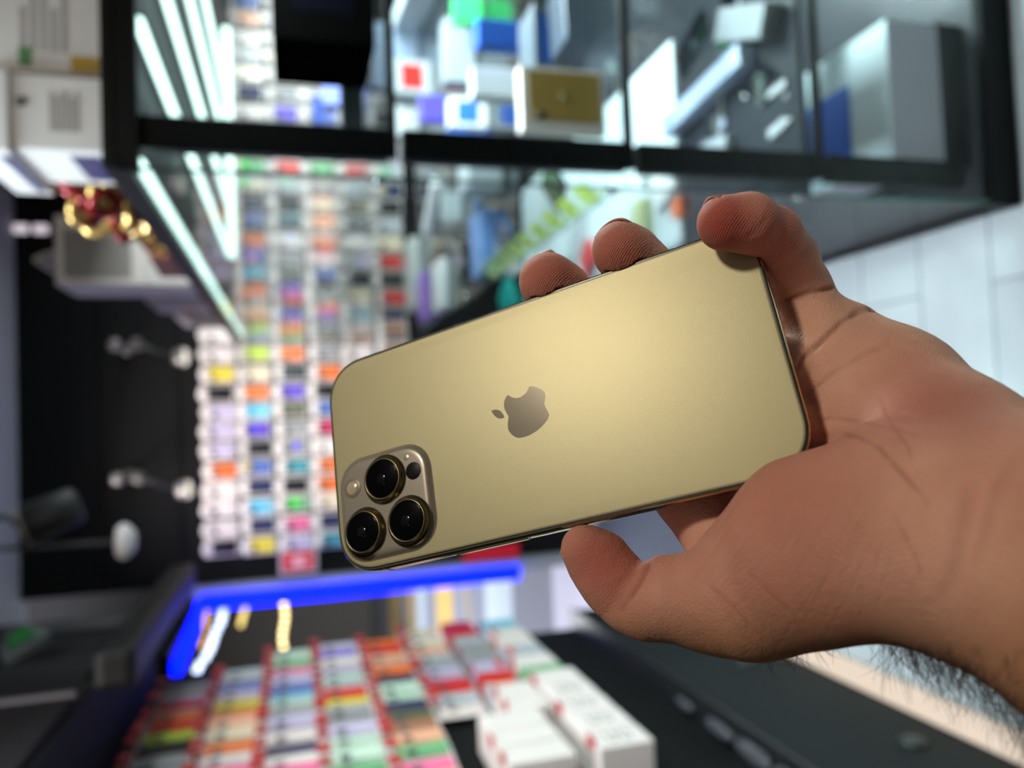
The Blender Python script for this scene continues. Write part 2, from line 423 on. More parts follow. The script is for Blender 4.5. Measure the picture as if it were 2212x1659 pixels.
# one level of subdivision
ed = np.sort(np.concatenate([HQ[:, [0, 1]], HQ[:, [1, 2]], HQ[:, [2, 3]], HQ[:, [3, 0]]]), 1)
ue, inv = np.unique(ed, axis=0, return_inverse=True); inv = inv.reshape(-1); nq = len(HQ); nv = len(HV)
em = (HV[ue[:, 0]] + HV[ue[:, 1]]) / 2; fc = HV[HQ].mean(1)
e0, e1, e2, e3 = (inv[i * nq:(i + 1) * nq] + nv for i in range(4)); f0 = np.arange(nq) + nv + len(ue)
HQ = np.concatenate([np.stack(q, 1) for q in ((HQ[:, 0], e0, f0, e3), (e0, HQ[:, 1], e1, f0), (f0, e1, HQ[:, 2], e2), (e3, f0, e2, HQ[:, 3]))])
HV = np.concatenate([HV, em, fc])
HN = normals_of(HV); HV = HV - HN * np.clip(hand_sdf(HV), -3e-4, 3e-4)[:, None]

# skin creases: grooves that run over the surface (pixel tracks, width px, depth mm)
PXH = np.stack([HV[:, 0] / HV[:, 2] * FPX + CX, HV[:, 1] / HV[:, 2] * FPX + CY], 1)
FACE = (HN * HV).sum(1) < 0.0
def track(pts, w, free0=True):
    d = np.full(len(HV), 1e9); s = np.zeros(len(HV))
    for k, ((x0, y0), (x1, y1)) in enumerate(zip(pts, pts[1:])):
        a_ = np.array([x0, y0], float); b_ = np.array([x1 - x0, y1 - y0], float)
        t = np.clip(((PXH - a_) @ b_) / (b_ @ b_), 0, 1)
        e = np.linalg.norm(PXH - a_ - t[:, None] * b_, axis=1)
        s = np.where(e < d, (k + t) / (len(pts) - 1), s); d = np.minimum(d, e)
    wob = 1.0 if w > 10 else 0.75 + 0.25 * np.sin(PXH[:, 0] * .11 + 1.7 * np.sin(PXH[:, 1] * .07))      # uneven depth along the crease
    tp = np.clip(np.minimum(s if free0 else 1, 1 - s) * 4, 0, 1) ** .6
    return np.where(FACE, np.exp(-(d / w) ** 2) * tp * wob, 0)
CRE = [([(1664, 452), (1650, 480), (1628, 503), (1600, 520)], 6, .35), ([(1726, 520), (1704, 536), (1680, 547)], 7, .5), ([(1797, 622), (1755, 630), (1718, 642), (1668, 656)], 6, 1.6),
       ([(1893, 667), (1855, 672), (1820, 695), (1766, 743), (1735, 775), (1708, 803)], 6, 1.6),
       ([(1730, 858), (1762, 838), (1810, 800), (1870, 762), (1930, 740)], 6, .45),
       ([(1730, 903), (1800, 905), (1870, 912), (1930, 924), (1990, 940)], 4.5, .5), ([(1895, 850), (1925, 910), (1960, 960), (1975, 1000)], 4.5, .45),
       ([(1750, 945), (1810, 936), (1855, 940), (1900, 965), (1940, 1010), (1985, 1060), (2010, 1100)], 6, .7),
       ([(1610, 1232), (1660, 1280), (1720, 1335)], 5, .4), ([(1520, 1255), (1560, 1290), (1600, 1330), (1640, 1380)], 5, .4), ([(1640, 1255), (1700, 1310), (1735, 1370)], 4, .25),
       ([(1405, 1207), (1390, 1240), (1365, 1285), (1338, 1325)], 6, 1.2), ([(1930, 1110), (1955, 1160), (1985, 1220), (1990, 1260)], 6, .5),
       ([(2105, 1030), (2090, 1100), (2075, 1180), (2060, 1240), (2020, 1320)], 20, .8), ([(2212, 985), (2160, 1050), (2130, 1150), (2100, 1240)], 18, .6),
       ([(1556, 418), (1557, 428)], 4, .8), ([(1344, 472), (1345, 480)], 4, .5), ([(1206, 1172), (1216, 1180)], 3, .4)]
rng = np.random.RandomState(5)
for _ in range(34):                            # fine parallel wrinkles over the ball of the thumb
    t = rng.rand(); x = 1500 + 430 * t + rng.randn() * 12; y = 1235 - 60 * t + rng.randn() * 60
    an = math.radians(-47 - 28 * t + rng.randn() * 4); L = 45 + rng.rand() * 60
    CRE.append(([(x - L * math.cos(an), y - L * math.sin(an)), (x, y), (x + L * math.cos(an + .06), y + L * math.sin(an + .06))], 2.6, .13 + .08 * rng.rand()))
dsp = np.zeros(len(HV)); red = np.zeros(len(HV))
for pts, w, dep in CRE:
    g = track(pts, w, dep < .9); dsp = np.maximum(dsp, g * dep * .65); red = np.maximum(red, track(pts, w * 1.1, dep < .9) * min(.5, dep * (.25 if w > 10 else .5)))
HV = HV - HN * (dsp * 1e-3)[:, None]

me = bpy.data.meshes.new('person')
HO = c2w([0.12, 0.03, 0.215])
WV = CAM + HV @ RW.T - HO
me.vertices.add(len(WV)); me.vertices.foreach_set('co', WV.ravel())
me.loops.add(HQ.size); me.loops.foreach_set('vertex_index', HQ.ravel().astype(np.int32))
me.polygons.add(len(HQ)); me.polygons.foreach_set('loop_start', np.arange(0, HQ.size, 4, dtype=np.int32)); me.polygons.foreach_set('loop_total', np.full(len(HQ), 4, np.int32))
me.update(calc_edges=True); me.validate()
# pigment: pink finger pads and palm, tanned forearm
def blob(c, r): return np.exp(-((HV - c) ** 2).sum(1) / r ** 2)
pink = np.zeros(len(HV))
for c, r, a_ in ((P3(1560, 480, .225), .013, 1.0), (P3(1335, 540, .255), .012, .9), (P3(1180, 600, .265), .012, .8), (P3(1300, 1215, .230), .016, .8), (P3(1640, 490, .23), .014, .7),
                 (P3(1980, 880, .20), .020, .55), (P3(1700, 1100, .205), .030, .55), (P3(1780, 900, .235), .018, .2), (P3(1560, 1230, .215), .022, .35), (P3(1470, 1100, .25), .014, .4)):
    pink = np.maximum(pink, a_ * blob(c, r))
tan = np.clip(((HV - P3(2040, 1180, .2)) @ (np.array([.85, .45, -.3]) / 1.0) + 0.004) / 0.03, 0, 1)
tan = np.maximum(tan, np.clip((PXH[:, 1] - 1275 - .0 * PXH[:, 0]) / 130, 0, 1) * np.where(PXH[:, 0] > 1330, .65, .3))
at = me.attributes.new('pigment', 'FLOAT_COLOR', 'POINT')
at.data.foreach_set('color', np.stack([pink, tan, red, np.ones_like(red)], 1).astype(np.float32).ravel())

skin = bpy.data.materials.new('skin'); skin.use_nodes = True; nt = skin.node_tree; b = nt.nodes['Principled BSDF']
N = nt.nodes.new; L = nt.links.new
atn = N('ShaderNodeAttribute'); atn.attribute_name = 'pigment'; sep = N('ShaderNodeSeparateColor'); L(atn.outputs['Color'], sep.inputs[0])
tc = N('ShaderNodeTexCoord')
def noise(scale, detail=3, rough=.5):
    n_ = N('ShaderNodeTexNoise'); n_.inputs['Scale'].default_value = scale; n_.inputs['Detail'].default_value = detail; n_.inputs['Roughness'].default_value = rough
    L(tc.outputs['Object'], n_.inputs[0]); return n_
def mixc(fac, c1, c2):
    m_ = N('ShaderNodeMix'); m_.data_type = 'RGBA'
    if isinstance(fac, float): m_.inputs[0].default_value = fac
    else: L(fac, m_.inputs[0])
    for i_, c in ((6, c1), (7, c2)):
        if isinstance(c, tuple): m_.inputs[i_].default_value = c
        else: L(c, m_.inputs[i_])
    return m_.outputs[2]
def mr(src, a0, a1, b0, b1):
    m_ = N('ShaderNodeMapRange'); L(src, m_.inputs[0])
    for i_, v_ in zip((1, 2, 3, 4), (a0, a1, b0, b1)): m_.inputs[i_].default_value = v_
    return m_.outputs[0]
base = mixc(mr(noise(70, 4).outputs[0], .35, .65, 0, 1), srgb(238, 184, 158), srgb(226, 172, 146))
base = mixc(mr(noise(28, 3).outputs[0], .45, .7, 0, .55), base, srgb(228, 156, 136))
base = mixc(sep.outputs[0], base, srgb(184, 88, 78))
base = mixc(sep.outputs[1], base, mixc(mr(noise(60, 5, .6).outputs[0], .35, .7, 0, 1), srgb(186, 134, 88), srgb(156, 104, 64)))
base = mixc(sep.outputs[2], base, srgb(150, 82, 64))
L(base, b.inputs['Base Color'])
b.inputs['Roughness'].default_value = 0.62; b.inputs['Specular IOR Level'].default_value = 0.15
b.subsurface_method = 'RANDOM_WALK'
b.inputs['Subsurface Weight'].default_value = 0.35; b.inputs['Subsurface Radius'].default_value = (1.0, 0.35, 0.2); b.inputs['Subsurface Scale'].default_value = 0.0035
bp = N('ShaderNodeBump'); bp.inputs['Strength'].default_value = 0.6; bp.inputs['Distance'].default_value = 0.0005
v_ = N('ShaderNodeTexVoronoi'); v_.inputs['Scale'].default_value = 900; v_.feature = 'DISTANCE_TO_EDGE'; L(tc.outputs['Object'], v_.inputs[0])
w_ = noise(420, 5, .65); ad = N('ShaderNodeMath'); L(w_.outputs[0], ad.inputs[0]); L(v_.outputs[0], ad.inputs[1]); ad.operation = 'ADD'
wv = N('ShaderNodeTexWave'); wv.inputs['Scale'].default_value = 560; wv.inputs['Distortion'].default_value = 3.0; wv.inputs['Detail'].default_value = 1.0; wv.inputs['Detail Scale'].default_value = 0.12; wv.bands_direction = 'DIAGONAL'
L(tc.outputs['Object'], wv.inputs[0]); rm = N('ShaderNodeMath'); rm.operation = 'MULTIPLY'; L(wv.outputs['Fac'], rm.inputs[0])
rs = N('ShaderNodeMath'); rs.operation = 'MULTIPLY'; L(sep.outputs[0], rs.inputs[0]); rs.inputs[1].default_value = 0.55; L(rs.outputs[0], rm.inputs[1])
a2 = N('ShaderNodeMath'); L(ad.outputs[0], a2.inputs[0]); L(rm.outputs[0], a2.inputs[1])
L(a2.outputs[0], bp.inputs['Height']); L(bp.outputs[0], b.inputs['Normal'])
person = link('person', me, skin, None, True); person.location = HO
tag(person, 'person, bare hand and hairy forearm gripping the gold smartphone by its edges', 'person')

# finger nails on the far side of the visible tips, and the thumb nail
nailm = mat('nail', (196, 150, 132), 0.45)
def nail(tip, nxt, r, out):
    ax = tip - nxt; ax /= np.linalg.norm(ax); out = out - ax * (out @ ax); out /= np.linalg.norm(out); sd = np.cross(ax, out)
    bm = bmesh.new(); nu, nv_ = 9, 7; g = []
    for i in range(nu):
        row = []
        for j in range(nv_):
            a_ = (i / (nu - 1) - .5) * 1.7; t = j / (nv_ - 1)
            rr = r * (1.012 - .10 * t * t)
            wv = tip + ax * (r * (-.75 + 1.35 * t)) * (1 - .06 * abs(a_)) + (out * math.cos(a_) + sd * math.sin(a_)) * rr
            row.append(bm.verts.new(Vector(c2w(wv) - HO)))
        g.append(row)
    for i in range(nu - 1):
        for j in range(nv_ - 1): bm.faces.new((g[i][j], g[i + 1][j], g[i + 1][j + 1], g[i][j + 1]))
    o = link('fingernail', from_bm('fingernail', bm), nailm, person, True)
    so = o.modifiers.new('thick', 'SOLIDIFY'); so.thickness = 0.0005; so.offset = 0
    return o
nail(pinky[0][0], pinky[1][0], pinky[0][1], np.array([.2, -.75, .6]))
nail(ring[0][0], ring[1][0], ring[0][1], np.array([.2, -.75, .65]))
nail(middle[0][0], middle[1][0], middle[0][1], np.array([0, -.6, .8]))
nail(thumb_tip[0][0], thumb_tip[1][0], thumb_tip[0][1], np.array([-.7, .75, .45]))

# arm hair: thin tapered strands rooted in the skin
cand = np.where((tan > .55) & (PXH[:, 0] > 1640) & (PXH[:, 0] < 2900))[0]
edge = np.abs((HN * (HV / np.linalg.norm(HV, axis=1, keepdims=True))).sum(1))
wgt = np.where(PXH[:, 0] > 1900, 1.0, .12) * (0.25 + 3.0 * np.exp(-(edge / .35) ** 2)) * (HN[:, 1] > -.15) * np.where(PXH[:, 1] > 1330, 1.0, .25)
pr = wgt[cand]; pr = pr / pr.sum()
pick = rng.choice(cand, size=2400, p=pr)
bm = bmesh.new()
along = np.array([.35, .75, .1])
for i in pick:
    p = HV[i]; n_ = HN[i]
    tdir = along - n_ * (along @ n_) + rng.randn(3) * .45; tdir /= np.linalg.norm(tdir)
    Ln = .005 + .011 * rng.rand() ; Ln *= (1 if PXH[i, 0] > 1900 else .5)
    cv = rng.randn(3) * .5; pts = []; q = p.copy(); dv = n_ * .8 + tdir * .6; dv /= np.linalg.norm(dv)
    for s in range(6):
        pts.append(c2w(q) - HO); q = q + dv * Ln / 5; dv = dv + (tdir * .35 + cv * .35 + np.array([.1, .25, 0])) * .5; dv /= np.linalg.norm(dv)
    bm_tube(bm, pts, [7.5e-5, 7e-5, 6e-5, 5e-5, 3.5e-5, 1e-5], 3, False)
hair = link('arm_hair', from_bm('arm_hair', bm), mat('hair_brown', (58, 40, 28), 0.5), person, True)
hair['kind'] = 'stuff'; hair['label'] = 'fine brown hair along wrist and forearm'
# ------------------------------------------------------------------ room lights, most of them added out of view
area_light('added_aisle_light', (-0.48, 3.15, 2.66), (0.3, 4.0, 1.35), 0.6, 15.5, (1.0, 0.93, 0.90), None, 78)  # out-of-view light added to brighten the back wall packs
area_light('added_rack_light', (-0.35, 1.35, 2.66), (-0.85, 2.15, 1.25), 0.5, 12.5, (1.0, 0.96, 0.94), None, 95)  # out-of-view light added to brighten the left rack
area_light('added_floor_light', (0.1, 1.3, 2.66), (0.3, 1.6, 0.0), 0.5, 15, (0.78, 0.92, 1.0), None, 80)  # bluish out-of-view light added to brighten the near floor
area_light('mall_lamp', (-3.0, 8.0, 3.6), (-3.0, 8.0, 0), 3.0, 620, (0.95, 0.96, 1.0))
area_light('cabinet_added_fill', (1.38, 1.9, 1.725), (0.9, 2.1, 0), 0.22, 120, (0.88, 0.98, 1.0), 1.0)  # unseen light added under the top to brighten the goods
area_light('cabinet_added_fill_far', (2.15, 3.1, 1.725), (1.3, 3.1, 0.6), 0.22, 120, (0.88, 0.98, 1.0), 1.2)  # another unseen light added for the far goods
area_light('cabinet_added_fill_front', (0.86, 1.40, 1.725), (0.72, 1.9, 0), 0.08, 45, (0.86, 1.0, 0.97), 0.2)  # unseen light added to brighten the goods behind the front glass

# ------------------------------------------------------------------ the setting
def struct(o): o['kind'] = 'structure'; return o
fl = bpy.data.materials.new('floor_planks'); fl.use_nodes = True; nt = fl.node_tree; b = nt.nodes['Principled BSDF']
tc = nt.nodes.new('ShaderNodeTexCoord'); br = nt.nodes.new('ShaderNodeTexBrick')
br.inputs['Color1'].default_value = srgb(186, 192, 194); br.inputs['Color2'].default_value = srgb(172, 178, 181); br.inputs['Mortar'].default_value = srgb(120, 126, 130)
br.inputs['Scale'].default_value = 1.0; br.inputs['Brick Width'].default_value = 1.2; br.inputs['Row Height'].default_value = 0.205; br.inputs['Mortar Size'].default_value = 0.003
mp = nt.nodes.new('ShaderNodeMapping'); mp.inputs['Location'].default_value = (0.35, 0.045, 0)
nt.links.new(tc.outputs['Object'], mp.inputs[0]); nt.links.new(mp.outputs[0], br.inputs[0])
nz = nt.nodes.new('ShaderNodeTexNoise'); nz.inputs['Scale'].default_value = 9; nt.links.new(tc.outputs['Object'], nz.inputs[0])
mx = nt.nodes.new('ShaderNodeMix'); mx.data_type = 'RGBA'; mx.blend_type = 'MULTIPLY'; mx.inputs[0].default_value = 0.22
nt.links.new(br.outputs[0], mx.inputs[6]); nt.links.new(nz.outputs[0], mx.inputs[7]); nt.links.new(mx.outputs[2], b.inputs['Base Color']); b.inputs['Roughness'].default_value = 0.42
box_ = box
struct(box('floor', (-0.95, -2.5, -0.05), (2.8, 4.1, 0.0), fl))
struct(box('ceiling', (-0.95, -2.5, 2.7), (2.8, 4.1, 2.75), mat('ceiling_white', (188, 188, 192), 0.9)))
black = mat('black_panel', (9, 9, 10), 0.8, Specular_IOR_Level=0.2); dark = mat('charcoal_panel', (17, 16, 18), 0.85, Specular_IOR_Level=0.1); alu = mat('black_aluminium', (8, 9, 10), 0.5, Specular_IOR_Level=0.12)
struct(box('wall_back', (-0.74, 4.0, 0.0), (2.8, 4.1, 2.7), black))
struct(box('wall_right', (2.8, -2.5, 0.0), (2.9, 4.1, 2.7), mat('wall_grey', (110, 112, 116), 0.8)))
struct(box('wall_front', (-0.95, -2.6, 0.0), (2.8, -2.5, 2.7), mat('wall_light', (150, 146, 140), 0.8)))
struct(box('wall_left', (-1.0, -2.5, 0.0), (-0.905, 3.05, 2.7), black))
struct(box('wall_left', (-1.0, 3.05, 1.95), (-0.9, 4.1, 2.7), black))
for i, z in enumerate((2.02, 2.36)):
    struct(box('trim_%d' % (i + 1), (-0.74, 3.99, z), (2.8, 4.001, z + 0.012), dark))
mt = box('floor_dark_sheet', (-0.72, 2.75, 0.0), (0.36, 3.85, 0.012), mat('dark_sheet_grey', (88, 92, 104), 0.9), None, 0.003); tag(mt, 'blue-grey sheet added to darken the floor before the blue-lit doorway', 'mat')  # flat sheet added to darken the brightly lit floor here
# blue-lit doorway at the end of the left wall
jamb = mat('jamb_grey', (148, 148, 156), 0.45)
struct(box('door_frame_1', (-0.80, 3.93, 0.0), (-0.745, 4.08, 1.98), jamb))
struct(box('trim_3', (-0.90, 3.05, 1.95), (-0.80, 4.08, 1.985), alu))
blue = emis('blue_neon', (0, 12, 255), 9.0)
neon = empty('neon_strip', (-0.81, 3.95, 0.42))
tag(neon, 'bright blue light strip running down the doorway post and along its lintel', 'light strip')
def child_at(o, root): o.location = -Vector(root.location) ; return o
def box_in(root, name, lo, hi, m, bev=0.0):
    o = box(name, lo, hi, m, None, bev); o.parent = root; o.location = -Vector(root.location); return o
def tube_in(root, name, pts, r, m, seg=10):
    o = tube(name, pts, r, m, None, seg); o.parent = root; o.location = -Vector(root.location); return o
tube_in(neon, 'light_tube', [(-0.81, 3.92, 0.42), (-0.812, 3.92, 1.937)], 0.036, blue)
tube_in(neon, 'light_tube', [(-0.812, 3.92, 1.937), (-0.865, 3.08, 1.937)], 0.026, blue)
# the mall beyond
mall = bpy.data.materials.new('mall_floor'); mall.use_nodes = True; mall.node_tree.nodes['Principled BSDF'].inputs['Base Color'].default_value = srgb(120, 124, 138); mall.node_tree.nodes['Principled BSDF'].inputs['Roughness'].default_value = 0.3
struct(box('floor_mall', (-8, 3.4, -0.05), (-0.95, 18, -0.001), mall))
struct(box('floor_mall', (-0.95, 4.1, -0.05), (2, 18, -0.001), mall))
struct(box('trim_4', (-3.2, 3.62, 0.0), (-0.82, 4.62, 0.012), mat('threshold_white', (206, 204, 220), 0.3)))
goldst = mat('gold_inlay', (176, 150, 92), 0.35); paleb = mat('pale_tile', (176, 190, 202), 0.3)
for i, (y0, y1, m_) in enumerate(((5.6, 6.5, paleb), (8.0, 9.0, goldst), (9.9, 10.6, paleb), (10.9, 11.5, goldst), (12.5, 14.0, goldst))):
    struct(box('trim_%d' % (i + 5), (-6, y0, 0.0), (-1.0, y1, 0.006), m_))
o = box('trim_10', (-0.7, -0.04, 0.0), (0.7, 0.04, 0.006), goldst); o.location = (-2.0, 7.1, 0); o.rotation_euler = (0, 0, 0.5); struct(o)
struct(box('wall_mall', (-9, 18, 0), (2, 18.2, 5), mat('mall_wall', (140, 136, 128), 0.7)))
struct(box('wall_mall', (-8.2, 3.0, 0), (-8, 18, 5), mat('mall_wall2', (105, 102, 96), 0.7)))
struct(box('ceiling_mall', (-9, 4.2, 4.2), (2, 18, 4.3), mat('mall_ceiling', (120, 120, 124), 0.8)))
warm = emis('warm_bulb', (255, 226, 160), 5.0); cool = emis('cool_bulb', (205, 222, 255), 3.5); amber = emis('amber_bulb', (235, 180, 120), 2.2)
def bulbs(label, pts, m, r):
    p0 = c2w_px(pts[0][0], pts[0][1], pts[0][2]) if False else on_y(*pts[0])
    root = empty('light_string', tuple(p0)); tag(root, label, 'light string', 'strings of lights in the mall beyond the doorway')
    P = [Vector(on_y(*p)) for p in pts]
    tube_in(root, 'wire', [(P[0][0], P[0][1], 4.199)] + [tuple(p) for p in P], 0.004, alu, 5)
    bm = bmesh.new(); bmesh.ops.create_uvsphere(bm, u_segments=10, v_segments=8, radius=r); me_ = from_bm('bulb', bm); me_.materials.append(m)
    for p in P:
        q = bpy.data.objects.new('bulb', me_); COL.objects.link(q); q.parent = root; q.location = p - Vector(root.location)
bulbs('straight row of warm white bulbs beyond the doorway', [(613 + 3 * math.sin(i), 1306 + 15 * i, 7.0) for i in range(7)], warm, 0.022)
bulbs('curved cluster of yellowish bulbs beyond the doorway', [(530 - 2 * i, 1314 + 7 * i, 7.2) for i in range(6)], emis('yellow_bulb', (230, 205, 120), 2.5), 0.02)
bulbs('amber bulbs beside the blue lintel beyond the doorway', [(448 - 2 * i, 1322 + 12 * i, 7.1) for i in range(7)], amber, 0.02)
bulbs('slanting row of cold white bulbs beyond the doorway', [(482, 1318, 7.3), (480, 1332, 7.3), (476, 1346, 7.3), (468, 1362, 7.3), (462, 1378, 7.3), (458, 1392, 7.3), (452, 1406, 7.3), (444, 1420, 7.3), (432, 1436, 7.3), (426, 1448, 7.3)], cool, 0.03)
def mbox(name, label, cat, lo, hi, m, bev=0.004, group=None, kind=None):
    root = box(name, lo, hi, m, None, bev); tag(root, label, cat, group, kind); return root
def planter(x, y, w, h, m, name, label, cat):
    lo = (x - w / 2, y - w / 2, 0.0); bm = bmesh.new()
    bm_box(bm, lo, (x + w / 2, y + w / 2, h), 0.01); bm_box(bm, (x - w / 2 - .02, y - w / 2 - .02, h), (x + w / 2 + .02, y + w / 2 + .02, h + .03), 0.005)
    o = link(name, from_bm(name, bm), m); tag(o, label, cat)
planter(-3.6, 11.0, 0.6, 1.25, mat('kiosk_white', (196, 200, 206), 0.4), 'kiosk', 'pale kiosk standing in the mall beyond the doorway', 'kiosk')
planter(-3.7, 9.6, 0.5, 1.9, mat('kiosk_grey', (128, 122, 112), 0.4), 'column', 'grey brown column in the mall beyond the doorway', 'column')

# ------------------------------------------------------------------ soffit and fittings above the left rack
hd = box('soffit', (-0.903, 0.3, 1.985), (-0.62, 2.95, 2.698), black, None, 0.004); tag(hd, 'black boxed soffit above the rack of phone cases on the left wall', 'soffit')
lower = box('panel', (-0.621, 0.3, 2.0), (-0.60, 2.02, 2.68), dark, hd); lower['label'] = 'charcoal panel at the near end'
for y0 in (2.03,):
    s_ = box('edge_strip', (-0.605, y0 - 0.008, 2.0), (-0.592, y0 + 0.008, 2.68), mat('strip_grey', (70, 68, 70), 0.6), hd)
box('grey_plate', (-0.615, 2.72, 2.02), (-0.60, 2.84, 2.38), mat('plate_grey', (46, 46, 48), 0.6), hd)
beam = empty('speaker_bar', (-0.52, 1.9, 1.85)); tag(beam, 'rounded black bar hanging below the soffit, faintly blue along one side', 'speaker bar')
bm = bmesh.new(); bm_box(bm, (-0.565, 1.9, 1.85), (-0.475, 3.0, 1.935), 0.018)
o = link('housing', from_bm('housing', bm), mat('bar_black', (9, 8, 8), 0.55, Specular_IOR_Level=0.25), None); o.parent = beam; o.location = -Vector(beam.location)
for y_ in (2.1, 2.75): tube_in(beam, 'bracket', [(-0.52, y_, 1.93), (-0.55, y_, 1.97), (-0.588, y_, 1.995)], 0.008, alu)
gp = empty('small_screen', (-0.44, 1.5, 2.1)); tag(gp, 'small grey framed screen showing green, fixed to the soffit', 'screen')
P_ = [on_y(*p) for p in ((5, 1425, 1.75), (110, 1365, 1.95), (60, 1345, 1.95), (0, 1385, 1.75))]
bm = bmesh.new(); vs = [bm.verts.new(Vector(p)) for p in P_]; vs2 = [bm.verts.new(Vector(p) + Vector((-.02, .02, .0))) for p in P_]
bm.faces.new(vs); bm.faces.new(vs2[::-1])
for k in range(4): bm.faces.new((vs[k], vs2[k], vs2[(k + 1) % 4], vs[(k + 1) % 4]))
bmesh.ops.recalc_face_normals(bm, faces=bm.faces)
o = link('frame', from_bm('frame', bm), mat('grey_frame', (80, 84, 82), 0.6)); o.parent = gp; o.location = -Vector(gp.location)
c_ = sum((Vector(p) for p in P_), Vector()) / 4
bm = bmesh.new(); vs = [bm.verts.new(c_ + (Vector(p) - c_) * .62 + Vector((.006, -.006, 0))) for p in P_]; bm.faces.new(vs)
o = link('display', from_bm('display', bm), emis('green_display', (20, 90, 36), 0.6)); o.parent = gp; o.location = -Vector(gp.location)

# spotlights
def spot(loc, d, label):
    root = empty('spotlight', loc); tag(root, label, 'spotlight', 'spotlights under the ceiling')
    dv = Vector(d).normalized(); q = dv.to_track_quat('Z', 'Y').to_matrix().to_4x4()
    lathe('shade', [(0.0, -0.075), (0.045, -0.072), (0.055, -0.06), (0.058, 0.075), (0.052, 0.078), (0.048, 0.03), (0.0, 0.02)], mat('spot_black', (16, 16, 17), 0.6), root, 32, q)
    lathe('rim', [(0.050, 0.072), (0.058, 0.076), (0.060, 0.082), (0.056, 0.086), (0.048, 0.084)], mat('spot_rim', (120, 112, 106), 0.5), root, 32, q)
    tube('stem', [tuple(dv * 0.09), (0.0, 0.0, 0.12), (0.0, 0.0, 2.695 - loc[2])], 0.009, mat('stem_grey', (60, 56, 56), 0.5), root)
    return root
spot((-0.237, 2.6, 2.19), (-0.35, -0.2, 1.0), 'black cylinder spotlight with pale rim on a stem below the ceiling')
pend = empty('ceiling_sensor', (-0.333, 2.6, 2.0)); tag(pend, 'small white oval sensor on a thin rod hanging from the ceiling', 'sensor')
lathe('housing', [(0, -0.03), (0.03, -0.027), (0.05, -0.01), (0.055, 0.005), (0.045, 0.02), (0.0, 0.026)], mat('sensor_white', (205, 200, 198), 0.5), pend, 32)
tube('rod', [(0, 0, 0.02), (0.01, 0, 0.69)], 0.007, mat('stem_grey', (60, 56, 56), 0.5), pend)
def arm_lamp(x, label):
    root = empty('display_lamp', (x, 3.99, 2.24)); tag(root, label, 'lamp', 'arm lamps above the wall of phone cases')
    g = mat('lamp_grey', (120, 116, 114), 0.35, 0.5)
    lathe('wall_mount', [(0.0, 0.0), (0.028, 0.0), (0.028, 0.02), (0.02, 0.03), (0.0, 0.032)], g, root, 24, Matrix.Rotation(math.radians(90), 4, 'X'))
    lathe('joint', [(0, -0.03), (0.024, -0.02), (0.03, 0), (0.024, 0.02), (0, 0.03)], g, root, 20, Matrix.Translation((0, -0.26, 0.0)))
    lathe('joint', [(0, -0.03), (0.024, -0.02), (0.032, 0), (0.024, 0.02), (0, 0.03)], mat('lamp_dark', (70, 66, 64), 0.4), root, 20, Matrix.Translation((0, -0.27, -0.085)))
    tube('arm', [(0, 0, 0), (0, -0.26, 0), (0, -0.27, -0.085), (-0.05, -0.28, -0.22)], 0.008, mat('lamp_dark2', (40, 38, 38), 0.4), root)
    h_ = lathe('head', [(0.0, 0.03), (0.03, 0.025), (0.042, 0.0), (0.042, -0.02)], g, root, 24, Matrix.Translation((-0.06, -0.28, -0.26)))
    lathe('bulb', [(0.0, -0.030), (0.030, -0.024), (0.038, -0.012), (0.040, 0.0), (0.0, 0.002)], emis('lamp_glow', (235, 226, 212), 1.3), root, 24, Matrix.Translation((-0.06, -0.28, -0.27)))
arm_lamp(0.37, 'lit arm lamp above the wall of phone cases, nearer the glass cabinet')
arm_lamp(-0.21, 'lit arm lamp above the wall of phone cases, nearer the blue doorway')

# ------------------------------------------------------------------ phone-case packs
PAL = {
 'white': (226, 214, 210), 'cream': (226, 208, 180), 'lilac': (190, 178, 206), 'grey': (150, 148, 150), 'black': (26, 25, 30), 'navy': (42, 48, 84), 'blue': (84, 108, 178), 'violet': (104, 84, 190),
 'orange': (226, 112, 54), 'red': (206, 52, 46), 'peach': (232, 170, 140), 'yellow': (222, 200, 66), 'lime': (186, 204, 70), 'green': (110, 168, 120), 'mint': (186, 208, 190), 'teal': (70, 140, 150), 'pink': (226, 110, 150),
 'olive': (92, 92, 70), 'brown': (150, 104, 78), 'cyan': (120, 190, 214), 'magenta': (190, 50, 96), 'silver': (176, 180, 186)}
PM = {k: mat('case_' + k, v, 0.32) for k, v in PAL.items()}
GLINT = {'green': (30, 255, 20), 'blue': (20, 20, 255), 'violet': (90, 70, 255), 'orange': (255, 140, 10), 'yellow': (255, 225, 10), 'cyan': (20, 190, 235), 'red': (255, 60, 20)}  # saturated colours that paint rainbow glints of light on the packs
HM = {k: mat('glint_' + k, v, 0.25) for k, v in GLINT.items()}
cardm = mat('card_white', (222, 212, 208), 0.45); hookm = mat('hook_chrome', (180, 178, 178), 0.3, 0.8)
def rr_plate(name, w, h, d, r, m, hole=False):
    bm = bmesh.new()
    pts = rrect(-w / 2, -h / 2, w / 2, h / 2, r, 5, 2)
    loft(bm, [[(x * s, z, y * s2) for x, y in pts] for z, s, s2 in ((0, 1, 1), (-d * .8, 1, 1), (-d, .96, .975))])
    bmesh.ops.recalc_face_normals(bm, faces=bm.faces)
    me_ = from_bm(name, bm); me_.materials.append(m); return me_
M_card = rr_plate('card', 0.084, 0.156, 0.003, 0.006, cardm)
M_case = rr_plate('phone_case', 0.066, 0.112, 0.010, 0.010, PM['grey'])
M_caseL = rr_plate('phone_case', 0.056, 0.130, 0.014, 0.008, PM['grey'])
M_lens = rr_plate('camera_cutout', 0.026, 0.026, 0.002, 0.006, mat('cutout_grey', (70, 68, 72), 0.4))
